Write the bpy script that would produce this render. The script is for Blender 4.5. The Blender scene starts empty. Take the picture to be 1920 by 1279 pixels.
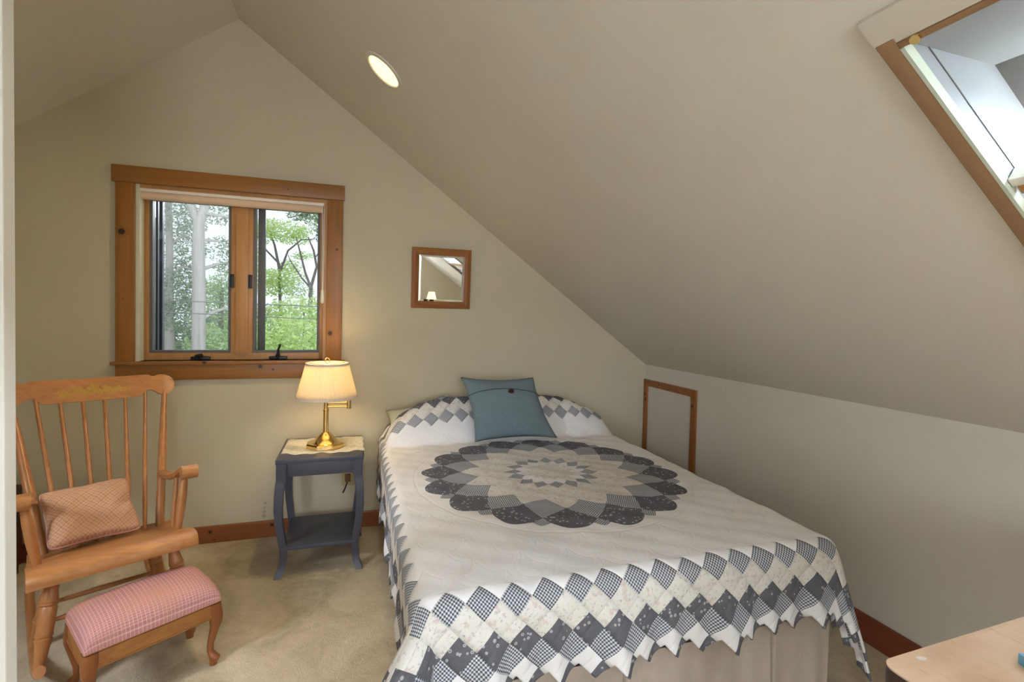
import bpy, bmesh, math, random
import numpy as np
from mathutils import Vector, Matrix
random.seed(7)
PI = math.pi
C = bpy.context.scene.collection
SC = bpy.context.scene

# ------------------------------------------------------------------ camera
F_PX, CX, CY = 912.592, 951.648, 614.749
YAW, PITCH, ROLL = 0.30629, -0.026296, 0.021808
CAM = Vector((0, -3.0, 1.28147))
def cam_axes():
    cy, sy = math.cos(YAW), math.sin(YAW); cp, sp = math.cos(PITCH), math.sin(PITCH)
    cr, sr = math.cos(ROLL), math.sin(ROLL)
    f = Vector((sy*cp, cy*cp, sp)); r = Vector((cy, -sy, 0)); u = r.cross(f)
    return r*cr + u*sr, u*cr - r*sr, f
AR, AU, AF = cam_axes()
cd = bpy.data.cameras.new('camera'); cam = bpy.data.objects.new('camera', cd); C.objects.link(cam)
cd.sensor_width = 36; cd.lens = F_PX*36/1920
cd.shift_x = (960-CX)/1920; cd.shift_y = (CY-639.5)/1920
cd.clip_start = .02; cd.clip_end = 200
M = Matrix((AR, AU, -AF)).transposed().to_4x4(); M.translation = CAM
cam.matrix_world = M
SC.camera = cam
def at(px, py, Y):
    """the point on the plane y = Y that a photo pixel looks at"""
    d = AR*((px-CX)/F_PX) - AU*((py-CY)/F_PX) + AF
    return CAM + d*((Y-CAM.y)/d.y)

# ------------------------------------------------------------------ node helpers
class E:
    def __init__(s, nt, sock): s.nt, s.s = nt, sock
    def _m(s, op, *a):
        n = s.nt.nodes.new('ShaderNodeMath'); n.operation = op
        for i, x in enumerate((s,)+a):
            if isinstance(x, E): s.nt.links.new(x.s, n.inputs[i])
            else: n.inputs[i].default_value = x
        return E(s.nt, n.outputs[0])
    def __add__(s, o): return s._m('ADD', o)
    def __sub__(s, o): return s._m('SUBTRACT', o)
    def __mul__(s, o): return s._m('MULTIPLY', o)
    def __truediv__(s, o): return s._m('DIVIDE', o)
    def lt(s, o): return s._m('LESS_THAN', o)
    def gt(s, o): return s._m('GREATER_THAN', o)
    def max(s, o): return s._m('MAXIMUM', o)
    def min(s, o): return s._m('MINIMUM', o)
    def abs(s): return s._m('ABSOLUTE')
    def floor(s): return s._m('FLOOR')
    def fract(s): return s._m('FRACT')
    def sin(s): return s._m('SINE')
    def pow(s, o): return s._m('POWER', o)
    def sqrt(s): return s._m('SQRT')
    def atan2(s, o): return s._m('ARCTAN2', o)
class MAT:
    def __init__(s, name, rough=.6, spec=.3):
        s.m = bpy.data.materials.new(name); s.m.use_nodes = True
        s.nt = s.m.node_tree; s.b = s.nt.nodes['Principled BSDF']
        s.b.inputs['Roughness'].default_value = rough
        s.b.inputs['Specular IOR Level'].default_value = spec
        s.out = s.nt.nodes['Material Output']
    def n(s, t): return s.nt.nodes.new(t)
    def l(s, a, b): s.nt.links.new(a.s if isinstance(a, E) else a, b)
    def coord(s, kind='Object'):
        return s.n('ShaderNodeTexCoord').outputs[kind]
    def mapping(s, src, scale=(1,1,1), rot=(0,0,0)):
        m = s.n('ShaderNodeMapping'); s.l(src, m.inputs[0])
        m.inputs['Scale'].default_value = scale; m.inputs['Rotation'].default_value = rot
        return m.outputs[0]
    def noise(s, src, scale, detail=3, rough=.55, dist=0):
        n = s.n('ShaderNodeTexNoise'); s.l(src, n.inputs['Vector'])
        n.inputs['Scale'].default_value = scale; n.inputs['Detail'].default_value = detail
        n.inputs['Roughness'].default_value = rough; n.inputs['Distortion'].default_value = dist
        return E(s.nt, n.outputs[0])
    def voro(s, src, scale, out='Distance', feature='F1'):
        n = s.n('ShaderNodeTexVoronoi'); n.feature = feature; s.l(src, n.inputs['Vector'])
        n.inputs['Scale'].default_value = scale
        return n.outputs[out]
    def mix(s, fac, a, b):
        n = s.n('ShaderNodeMix'); n.data_type = 'RGBA'
        for sock, v in ((n.inputs[0], fac), (n.inputs[6], a), (n.inputs[7], b)):
            if isinstance(v, E): s.l(v, sock)
            elif hasattr(v, 'is_output'): s.l(v, sock)
            else: sock.default_value = v if isinstance(v, (int, float)) else (*v, 1)
        return n.outputs[2]
    def ramp(s, fac, stops):
        n = s.n('ShaderNodeValToRGB'); s.l(fac, n.inputs[0])
        e = n.color_ramp.elements
        while len(e) < len(stops): e.new(.5)
        for i, (p, c) in enumerate(stops): e[i].position = p; e[i].color = (*c, 1)
        return n.outputs[0]
    def col(s, c):
        if isinstance(c, tuple): s.b.inputs['Base Color'].default_value = (*c, 1)
        else: s.l(c, s.b.inputs['Base Color'])
    def bump(s, h, strength=.3, dist=.01):
        n = s.n('ShaderNodeBump'); s.l(h, n.inputs['Height'])
        n.inputs['Strength'].default_value = strength; n.inputs['Distance'].default_value = dist
        s.l(n.outputs[0], s.b.inputs['Normal'])
    def xyz(s, src):
        n = s.n('ShaderNodeSeparateXYZ'); s.l(src, n.inputs[0])
        return [E(s.nt, o) for o in n.outputs]

def paint(name, c, rough=.75, var=.04, bump=.06, stains=()):
    m = MAT(name, rough, .25); co = m.coord()
    f = m.noise(co, 2.2, 3)
    col = m.mix(f, tuple(x*(1-var) for x in c), tuple(min(1, x*(1+var)) for x in c))
    for (sx, sy, sz, sr) in stains:          # scuff marks that belong to the wall
        n = m.n('ShaderNodeVectorMath'); n.operation = 'DISTANCE'; m.l(co, n.inputs[0]); n.inputs[1].default_value = (sx, sy, sz)
        d = E(m.nt, n.outputs['Value'])/sr
        k = ((d*-1.0+1.0)*3).max(0).min(1)*((m.noise(co, 240, 2)-.42)*6).max(0).min(.6)
        col = m.mix(k, col, (.16,.14,.12))
    m.col(col)
    m.bump(m.noise(co, 120, 2), bump, .002)
    return m.m
def plain(name, c, rough=.5, metal=0, spec=.4):
    m = MAT(name, rough, spec); co = m.coord()
    f = m.noise(co, 30, 2)
    m.col(m.mix(f, tuple(x*.93 for x in c), tuple(min(1, x*1.05) for x in c)))
    m.b.inputs['Metallic'].default_value = metal
    return m.m
def wood(name, dark, light, axis=0, rough=.42, knots=(), scale=1.0, rot=(0,0,0), kcol=(.03,.010,.005)):
    m = MAT(name, rough, .4); co = m.coord()
    sc = [22*scale]*3; sc[axis] = 1.3*scale
    v = m.mapping(co, tuple(sc), rot)
    n1 = m.noise(v, 1.0, 5, .6, 1.2)
    sc2 = [70*scale]*3; sc2[axis] = 2.5*scale
    n2 = m.noise(m.mapping(co, tuple(sc2), rot), 1.0, 3)
    f = n1*.75 + n2*.3
    c = m.ramp(f, [(.25, dark), (.72, light)])
    for (kx, ky, kz, kr) in knots:
        n = m.n('ShaderNodeVectorMath'); n.operation = 'DISTANCE'; m.l(co, n.inputs[0]); n.inputs[1].default_value = (kx, ky, kz)
        d = E(m.nt, n.outputs['Value'])/kr + (n2-.5)*.5
        c = m.mix(((d*-1.0+2.0)*.8).max(0).min(.45), c, dark)
        c = m.mix(((d*-1.0+1.0)*4).max(0).min(1), c, kcol)
    m.col(c); m.bump(f, .12, .003)
    return m.m

# ------------------------------------------------------------------ mesh helpers
class MB:
    def __init__(s): s.bm = bmesh.new(); s.uv = None
    def box(s, x0, x1, y0, y1, z0, z1, bev=0, seg=2, T=None):
        v = [s.bm.verts.new(((x0,x1)[i], (y0,y1)[j], (z0,z1)[k])) for i in (0,1) for j in (0,1) for k in (0,1)]
        fs = [s.bm.faces.new([v[i] for i in q]) for q in ((0,1,3,2),(4,6,7,5),(0,4,5,1),(2,3,7,6),(0,2,6,4),(1,5,7,3))]
        if bev:
            es = list({e for f in fs for e in f.edges})
            r = bmesh.ops.bevel(s.bm, geom=es, offset=bev, segments=seg, profile=.6, affect='EDGES')
            v = list({w for f in r['faces'] for w in f.verts} | {w for w in v if w.is_valid})
        if T:
            for w in v: w.co = T(w.co)
        return s
    def obox(s, o, ax, ay, az, bev=0, seg=2):
        """box from corner o with edge vectors ax, ay, az"""
        return s.box(0,1,0,1,0,1,0, T=lambda c: o+ax*c.x+ay*c.y+az*c.z) if not bev else s._ob(o,ax,ay,az,bev,seg)
    def _ob(s,o,ax,ay,az,bev,seg):
        lx,ly,lz=ax.length,ay.length,az.length
        ex,ey,ez=ax/lx,ay/ly,az/lz
        return s.box(0,lx,0,ly,0,lz,bev,seg,T=lambda c:o+ex*c.x+ey*c.y+ez*c.z)
    def tube(s, path, radii, seg=12, cap=True, flat=1.0):
        path = [Vector(p) for p in path]
        if isinstance(radii, (int, float)): radii = [radii]*len(path)
        rings = []; ref = None
        for i, p in enumerate(path):
            d = (path[min(i+1, len(path)-1)] - path[max(i-1, 0)]).normalized()
            if ref is None: ref = Vector((0,0,1)) if abs(d.z) < .9 else Vector((1,0,0))
            a = (ref - d*ref.dot(d)).normalized(); b = d.cross(a); ref = a
            rings.append([s.bm.verts.new(p + (a*math.cos(t)*flat + b*math.sin(t))*radii[i]) for t in (2*PI*k/seg for k in range(seg))])
        for r0, r1 in zip(rings, rings[1:]):
            for k in range(seg): s.bm.faces.new((r0[k], r0[(k+1)%seg], r1[(k+1)%seg], r1[k]))
        if cap: s.bm.faces.new(rings[0][::-1]); s.bm.faces.new(rings[-1])
        return s
    def lathe(s, prof, o=(0,0,0), seg=32, T=None, rfun=None, cap=True):
        o = Vector(o); rings = []
        for r, z in prof:
            ring = []
            for k in range(seg):
                t = 2*PI*k/seg; rr = r*(rfun(t) if rfun else 1)
                c = Vector((rr*math.cos(t), rr*math.sin(t), z))
                ring.append(s.bm.verts.new(T(c) if T else o + c))
            rings.append(ring)
        for r0, r1 in zip(rings, rings[1:]):
            for k in range(seg): s.bm.faces.new((r0[k], r0[(k+1)%seg], r1[(k+1)%seg], r1[k]))
        if cap: s.bm.faces.new(rings[0][::-1]); s.bm.faces.new(rings[-1])
        return s
    def prism(s, poly, T0, T1):
        """poly of 2D points; T0 / T1 map a 2D point to the two faces"""
        a = [s.bm.verts.new(T0(*p)) for p in poly]; b = [s.bm.verts.new(T1(*p)) for p in poly]
        n = len(poly)
        s.bm.faces.new(a[::-1]); s.bm.faces.new(b)
        for i in range(n): s.bm.faces.new((a[i], a[(i+1)%n], b[(i+1)%n], b[i]))
        return s
    def grid(s, nu, nv, f, uvf=None, wrap=False):
        V = [[s.bm.verts.new(f(i/nu, j/nv)) for j in range(nv+1)] for i in range(nu+1)]
        if uvf and s.uv is None: s.uv = s.bm.loops.layers.uv.new('fabric')
        for i in range(nu):
            for j in range(nv):
                fc = s.bm.faces.new((V[i][j], V[i+1][j], V[i+1][j+1], V[i][j+1]))
                if uvf:
                    for lp, (a, b) in zip(fc.loops, ((i,j),(i+1,j),(i+1,j+1),(i,j+1))):
                        lp[s.uv].uv = uvf(a/nu, b/nv)
        return s
    def quad(s, *p):
        s.bm.faces.new([s.bm.verts.new(q) for q in p]); return s
    def build(s, name, mat, parent=None, smooth=True, angle=40, recalc=True, origin=None):
        if recalc: bmesh.ops.recalc_face_normals(s.bm, faces=s.bm.faces[:])
        o = Vector(origin) if origin is not None else (ORG.get(parent.name, Vector()) if parent else Vector())
        for v in s.bm.verts: v.co -= o
        me = bpy.data.meshes.new(name); s.bm.to_mesh(me); s.bm.free()
        ob = bpy.data.objects.new(name, me); C.objects.link(ob)
        if mat: me.materials.append(mat)
        if smooth:
            me.polygons.foreach_set('use_smooth', [True]*len(me.polygons))
            if angle < 180:
                me.set_sharp_from_angle(angle=math.radians(angle))
        if parent:
            ob.parent = parent; ORG[ob.name] = o
        else:
            ob.location = o; ORG[ob.name] = o
        return ob
ORG = {}
def thing(name, label, cat, loc, group=None):
    o = bpy.data.objects.new(name, None); o.empty_display_size = .05; C.objects.link(o); o.location = loc
    ORG[o.name] = Vector(loc); o['label'] = label; o['category'] = cat
    if group: o['group'] = group
    return o
def tag(o, label, cat, group=None):
    o['label'] = label; o['category'] = cat
    if group: o['group'] = group
    return o
def struct(o): o['kind'] = 'structure'; return o
def sempty(name, loc):
    o = bpy.data.objects.new(name, None); o.empty_display_size = .05; C.objects.link(o); o.location = loc
    ORG[o.name] = Vector(loc); o['kind'] = 'structure'; return o
def smooth01(t): t = max(0, min(1, t)); return t*t*(3-2*t)

# ------------------------------------------------------------------ materials
WALLC = (.54,.475,.345)
m_wall = paint('wall_paint', WALLC, stains=((-.464,0,.19,.010),(-.466,0,.165,.008),(-.468,0,.142,.012),(-.470,0,.118,.014)))
m_wall2 = paint('wall_paint_right', (.60,.55,.475))
m_ceil = paint('ceiling_paint', (.61,.56,.47))
m_white = paint('white_paint', (.80,.78,.74), .5)
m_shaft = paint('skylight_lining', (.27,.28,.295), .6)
def kn(org, *pts):      # knots seen at photo pixels (px, py, plane y, radius)
    out = []
    for px, py, Y, r in pts:
        p = at(px, py, Y); out.append((p.x-org[0], p.y-org[1], p.z-org[2], r))
    return out
WO = (-.617, 0, .998)
m_pine = wood('stained_pine', (.19,.070,.012), (.33,.140,.028), 0, .4, kn(WO, (488,687,-.02,.011), (512,693,-.02,.006), (383,680,-.034,.009), (540,355,-.026,.004)))
m_pine_v = wood('stained_pine_upright', (.19,.070,.012), (.32,.135,.028), 2, .4, kn(WO, (228,434,-.02,.017), (619,625,-.02,.014), (632,468,-.02,.007), (231,560,-.02,.003)))
m_sash = wood('sash_pine', (.33,.15,.045), (.47,.24,.085), 2, .4)
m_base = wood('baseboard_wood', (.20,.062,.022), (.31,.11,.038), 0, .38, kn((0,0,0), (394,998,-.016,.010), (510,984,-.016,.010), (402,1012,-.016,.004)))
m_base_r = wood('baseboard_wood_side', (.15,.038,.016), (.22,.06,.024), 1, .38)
m_oak = wood('oak_frame', (.20,.075,.02), (.34,.14,.042), 0, .4, (), 2)
m_panelw = wood('panel_trim', (.20,.068,.017), (.33,.125,.036), 2, .4, [(-.014,.262,.635,.009),(-.014,.25,.60,.010),(-.014,-.245,.64,.011),(-.014,.24,.72,.006),(-.014,.10,.725,.006)])
m_maple = wood('chair_maple', (.30,.115,.034), (.50,.225,.080), 0, .36)
m_maple_v = wood('chair_maple_turned', (.28,.105,.032), (.46,.20,.070), 2, .36)
m_stool = wood('stool_wood', (.24,.088,.022), (.38,.16,.046), 0, .33)
m_stool_l = wood('stool_leg_wood', (.17,.05,.014), (.29,.10,.030), 2, .33)
m_night = plain('blue_grey_paint', (.058,.058,.078), .36)
def desk_mat():
    m = MAT('worn_desk_top', .32, .45); co = m.coord()
    g = m.noise(m.mapping(co, (2, 18, 18)), 1, 5, .6, .8); sc = m.noise(m.mapping(co, (60, 9, 9), (0,0,.5)), 1, 4, .7); bl = m.noise(co, 6, 3)
    c = m.ramp(g*.5+bl*.5, [(.3, (.43,.275,.175)), (.5, (.56,.39,.27)), (.7, (.66,.49,.36))])
    m.col(m.mix(((sc-.60)*7).max(0).min(.7), c, (.25,.15,.09))); m.bump(sc+g, .1, .002)
    return m.m
m_desk = desk_mat()
m_deskedge = plain('dark_desk_edge', (.05,.022,.014), .4)
m_dark = plain('dark_bronze', (.025,.025,.028), .4, .3)
m_gask = plain('grey_gasket', (.12,.115,.11), .5)
m_green = plain('dark_green_cladding', (.012,.032,.032), .5)
m_black = plain('black_plastic', (.012,.012,.012), .45)
m_brass = MAT('polished_brass', .16); m_brass.col((.83,.60,.25)); m_brass.b.inputs['Metallic'].default_value = 1; m_brass = m_brass.m
m_bronze = plain('bronze_casing', (.27,.155,.075), .5)
m_palegreen = plain('pale_weatherstrip', (.50,.54,.44), .5)
m_maho = wood('mahogany', (.05,.012,.008), (.09,.022,.012), 2, .4)
m_blindwhite = plain('blind_cassette', (.80,.70,.62), .5)
m_blindfab = plain('blind_fabric', (.66,.48,.34), .7)
m_cream = plain('cream_plastic', (.72,.68,.58), .45)
m_outlet = plain('almond_plastic', (.50,.40,.18), .45)

def glass_mat(name, tint=(1,1,1), refl=.06):
    m = bpy.data.materials.new(name); m.use_nodes = True; nt = m.node_tree
    nt.nodes.clear()
    o = nt.nodes.new('ShaderNodeOutputMaterial'); mx = nt.nodes.new('ShaderNodeMixShader')
    t = nt.nodes.new('ShaderNodeBsdfTransparent'); g = nt.nodes.new('ShaderNodeBsdfGlossy')
    t.inputs[0].default_value = (*tint, 1); g.inputs['Roughness'].default_value = .01
    fr = nt.nodes.new('ShaderNodeFresnel'); fr.inputs[0].default_value = 1.25
    nt.links.new(fr.outputs[0], mx.inputs[0]); nt.links.new(t.outputs[0], mx.inputs[1]); nt.links.new(g.outputs[0], mx.inputs[2])
    nt.links.new(mx.outputs[0], o.inputs[0]); return m
m_glass = glass_mat('window_glass')
def screen_mat():
    m = bpy.data.materials.new('insect_mesh'); m.use_nodes = True; nt = m.node_tree; nt.nodes.clear()
    o = nt.nodes.new('ShaderNodeOutputMaterial'); mx = nt.nodes.new('ShaderNodeMixShader')
    t = nt.nodes.new('ShaderNodeBsdfTransparent'); g = nt.nodes.new('ShaderNodeBsdfDiffuse'); tl = nt.nodes.new('ShaderNodeBsdfTranslucent')
    g.inputs[0].default_value = (.55,.56,.56,1); tl.inputs[0].default_value = (.55,.56,.56,1)
    m2 = nt.nodes.new('ShaderNodeMixShader'); nt.links.new(g.outputs[0], m2.inputs[1]); nt.links.new(tl.outputs[0], m2.inputs[2])
    mx.inputs[0].default_value = .10
    nt.links.new(t.outputs[0], mx.inputs[1]); nt.links.new(m2.outputs[0], mx.inputs[2]); nt.links.new(mx.outputs[0], o.inputs[0]); return m
m_screen = screen_mat()

def carpet_mat():
    m = MAT('carpet_pile', .95, .05); co = m.coord()
    big = m.noise(co, 3.2, 4, .6, .8); fine = m.noise(co, 170, 2, .7); mid = m.noise(co, 38, 3, .7)
    c = m.ramp(big*.72 + mid*.2 + fine*.2, [(.36, (.31,.25,.165)), (.54, (.485,.40,.275)), (.74, (.66,.555,.40))])
    m.col(c); m.bump(fine*.7 + mid*.6 + big*1.2, .55, .012)
    return m.m
m_carpet = carpet_mat()

# ------------------------------------------------------------------ room shell
XA, ZA, XR, ZK = -0.6115, 2.8499, 1.9873, 0.9495
SL = (ZK-ZA)/(XR-XA); LL = math.hypot(1, SL)
S = Vector((1/LL, 0, SL/LL)); NI = Vector((SL/LL, 0, -1/LL))    # down the right slope; into the room
XL = 2*XA - XR
YF = -5.4
APEX = Vector((XA, 0, ZA))
def slope(s, y, d=0): return APEX + S*s + NI*d + Vector((0, y, 0))
SMAX = (XR-XA)*LL

struct(MB().box(XL-.2, XR+.2, YF-.2, .16, -.12, 0).build('floor', m_carpet, smooth=False))
# gable wall with the window opening
WX0, WX1, WZ0, WZ1 = -1.085, -.150, .998, 1.922
def gable(name, y0, y1, hole):
    mb = MB(); hx0, hx1, hz0, hz1 = hole
    def zt(x): return ZA + SL*abs(x-XA)
    def col(xa, xb, za, zb):
        poly = [(xa, za), (xb, za)]
        top = [(xb, zb if zb is not None else zt(xb)+.12)]
        if zb is None and xa < XA < xb: top.append((XA, ZA+.12))
        top.append((xa, zb if zb is not None else zt(xa)+.12))
        mb.prism(poly+top, lambda x, z: Vector((x, y0, z)), lambda x, z: Vector((x, y1, z)))
    col(XL-.2, hx0, 0, None); col(hx1, XR+.2, 0, None); col(hx0, hx1, 0, hz0); col(hx0, hx1, hz1, None)
    return mb
struct(gable('wall_back', 0, .16, (WX0, WX1, WZ0, WZ1)).build('wall_back', m_wall, smooth=False))
FWX0, FWX1, FWZ0, FWZ1 = -.40, .70, .75, 1.95  # opening for the added front window
struct(gable('wall_front', YF-.16, YF, (FWX0, FWX1, FWZ0, FWZ1)).build('wall_front', m_wall, smooth=False))
struct(MB().box(XR, XR+.12, YF, 0, 0, ZK+.08).build('wall_right', m_wall2, smooth=False))
struct(MB().box(XL-.12, XL, YF, 0, 0, ZK+.08).build('wall_left', m_wall, smooth=False))
# partition whose end is seen at the left edge of the picture
PX, PY = -.6315, -1.8
mp = MB(); mp.prism([(PY-.005, 0), (PY-.005, ZA-.08), (YF, ZA-.08), (YF, 0)], lambda y, z: Vector((PX-.008, y, z)), lambda y, z: Vector((PX-.11, y, z)))
struct(mp.build('wall_entry', m_white, smooth=False))
struct(MB().box(PX-.115, PX+.0, PY-.035, PY, 0, ZA-.085, .003).build('trim_1', paint('casing_paint', (.72,.68,.60), .5), smooth=False))

# right slope with the skylight opening, left slope
SK = dict(s0=1.84, s1=2.62, y0=-3.35, y1=-2.40)
FILL_SK2 = dict(s0=.45, s1=1.25, y0=-4.95, y1=-4.05)  # unseen rear skylight, added to let fill light in behind the camera
def slope_plate(holes, fn, smax):
    mb = MB(); ss = sorted({-.05, smax+.12, *[h[k] for h in holes for k in ('s0', 's1')]})
    ys = sorted({YF-.16, .16, *[h[k] for h in holes for k in ('y0', 'y1')]})
    for a, b in zip(ss, ss[1:]):
        for c, d in zip(ys, ys[1:]):
            if any(h['s0']-1e-6 <= a and b <= h['s1']+1e-6 and h['y0']-1e-6 <= c and d <= h['y1']+1e-6 for h in holes): continue
            mb.box(0,1,0,1,0,1, T=lambda q: fn(a+(b-a)*q.x, c+(d-c)*q.y, -.10*q.z))
    return mb
struct(slope_plate([SK, FILL_SK2], slope, SMAX).build('ceiling', m_ceil, smooth=False))
SLft = Vector((-1/LL, 0, SL/LL)); NLft = Vector((-SL/LL, 0, -1/LL))
def slope_l(s, y, d=0): return APEX + SLft*s + NLft*d + Vector((0, y, 0))
FILL_SK3 = dict(s0=1.25, s1=2.15, y0=-3.1, y1=-2.2)  # out-of-view skylight added to bring fill light to the left half
struct(slope_plate([FILL_SK3], slope_l, SMAX).build('ceiling', m_ceil, smooth=False))
# baseboards
struct(MB().box(XL, XR, -.016, 0, 0, .092, .003).build('baseboard_back', m_base, smooth=False))
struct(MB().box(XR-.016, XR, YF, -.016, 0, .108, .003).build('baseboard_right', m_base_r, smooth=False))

# ------------------------------------------------------------------ window
w = sempty('window_1', (-.617, 0, WZ0))
def part(mb, name, mat, parent, **k): return mb.build(name, mat, parent, **k)
mb = MB().box(-1.181, -.059, -.026, 0, 1.9195, 2.0035, .003)
part(mb, 'head_casing', m_pine, w)
part(MB().box(-1.166, -1.083, -.020, 0, .985, 1.9195, .003), 'side_casing', m_pine_v, w)
part(MB().box(-.152, -.066, -.020, 0, .985, 1.9195, .003), 'side_casing', m_pine_v, w)
part(MB().box(-1.184, -.05, -.034, .06, .980, .998, .004), 'window_sill', m_pine, w)
part(MB().box(-1.166, -.066, -.020, 0, .898, .980, .003), 'apron_board', m_pine, w)
m_jamb = paint('jamb_paint', (.60,.57,.45), .5)
part(MB().box(-1.085, -1.0655, .0, .075, .998, 1.922), 'window_jamb', m_jamb, w, smooth=False)
part(MB().box(-.170, -.150, .0, .075, .998, 1.922), 'window_jamb', m_sash, w, smooth=False)
part(MB().box(-1.0655, -.170, .0, .075, 1.900, 1.922), 'window_jamb', m_sash, w, smooth=False)
fr = MB()   # wooden sash frame of both lights with the wide middle post
fr.box(-1.0655, -1.043, .055, .11, .998, 1.90, .002).box(-.193, -.170, .055, .11, .998, 1.90, .002)
fr.box(-1.043, -.193, .055, .11, .998, 1.036, .002).box(-1.043, -.193, .055, .11, 1.868, 1.90, .002)
fr.box(-.655, -.545, .055, .11, 1.036, 1.868, .002)
part(fr, 'window_frame', m_sash, w)
part(MB().box(-.630, -.567, .046, .056, 1.030, 1.87, .002), 'middle_post', m_sash, w)
def ring(mb, x0, x1, z0, z1, y0, y1, t):
    mb.box(x0, x0+t, y0, y1, z0, z1).box(x1-t, x1, y0, y1, z0, z1).box(x0+t, x1-t, y0, y1, z0, z0+t).box(x0+t, x1-t, y0, y1, z1-t, z1)
    return mb
for (x0, x1) in ((-1.043, -.655), (-.545, -.193)):
    part(ring(MB(), x0, x1, 1.036, 1.868, .062, .10, .014), 'gasket_frame', m_gask, w, smooth=False)
    part(MB().box(x0+.014, x1-.014, .098, .102, 1.05, 1.854), 'glass_pane', m_glass, w, smooth=False)
# outer cladding reveals and the edge of the outer sash
part(MB().box(-1.075, -1.043, .111, .27, .99, 1.92).box(-.195, -.16, .111, .22, .99, 1.92).box(-1.075, -.16, .111, .20, .975, 1.03), 'outer_cladding', m_green, w, smooth=False)
part(MB().box(-1.043, -1.034, .150, .170, 1.03, 1.90).box(-1.043, -1.030, .205, .235, 1.03, 1.90), 'track_strip', plain('blue_grey_track', (.045,.05,.065), .5), w, smooth=False)
part(MB().box(-.535, -.496, .145, .165, 1.03, 1.92, .003), 'outer_sash_edge', m_gask, w)
part(MB().box(-.655, -.545, .111, .17, 1.02, 1.9), 'outer_post', m_gask, w, smooth=False)
part(MB().box(-1.0, -.655, .118, .1185, 1.03, 1.90), 'insect_screen', m_screen, w, smooth=False)
for (px, z) in ((375, 1.015), (521, 1.015)):
    x = at(px, 668, .03).x
    h = part(MB().box(x-.047, x+.047, .028, .056, .999, 1.018, .006), 'window_operator', m_dark, w)
    if px < 400:
        MBc = MB().tube([(x, .04, 1.012), (x, .03, 1.03)], [.016, .011]).tube([(x-.018, .02, 1.022), (x+.012, .012, 1.03)], .008)
    else:
        MBc = MB().tube([(x, .04, 1.012), (x, .03, 1.032)], [.015, .010]).tube([(x, .03, 1.03), (x+.004, .022, 1.062), (x+.012, .018, 1.078), (x+.010, .016, 1.088)], [.007, .006, .006, .008])
    part(MBc, 'crank_handle', m_dark, h)
for x in (-.648, -.556):
    part(MB().box(x-.009, x+.009, .036, .058, 1.40, 1.475, .003), 'sash_lock', m_dark, w)

# roller blind
b = thing('roller_blind', 'rolled up tan roller blind under the window head casing', 'blind', (-.62, .01, 1.90))
part(MB().box(-1.078, -.166, .004, .05, 1.884, 1.919, .005), 'cassette', m_blindwhite, b)
part(MB().tube([(-1.07, .03, 1.868), (-.176, .03, 1.868)], .022, 20), 'fabric_roll', m_blindfab, b)
part(MB().tube([(-.178, .002, 1.885), (-.177, .0, 1.6), (-.176, .0, 1.385)], .0022, 6).tube([(-.170, .002, 1.885), (-.170, .0, 1.6), (-.172, .0, 1.385)], .0022, 6), 'pull_cord', m_cream, b)
part(MB().lathe([(.004, 1.405), (.0085, 1.395), (.0105, 1.36), (.0105, 1.335), (.006, 1.325)], (-.174, -.001, 0), 12), 'cord_weight', m_cream, b)

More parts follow.
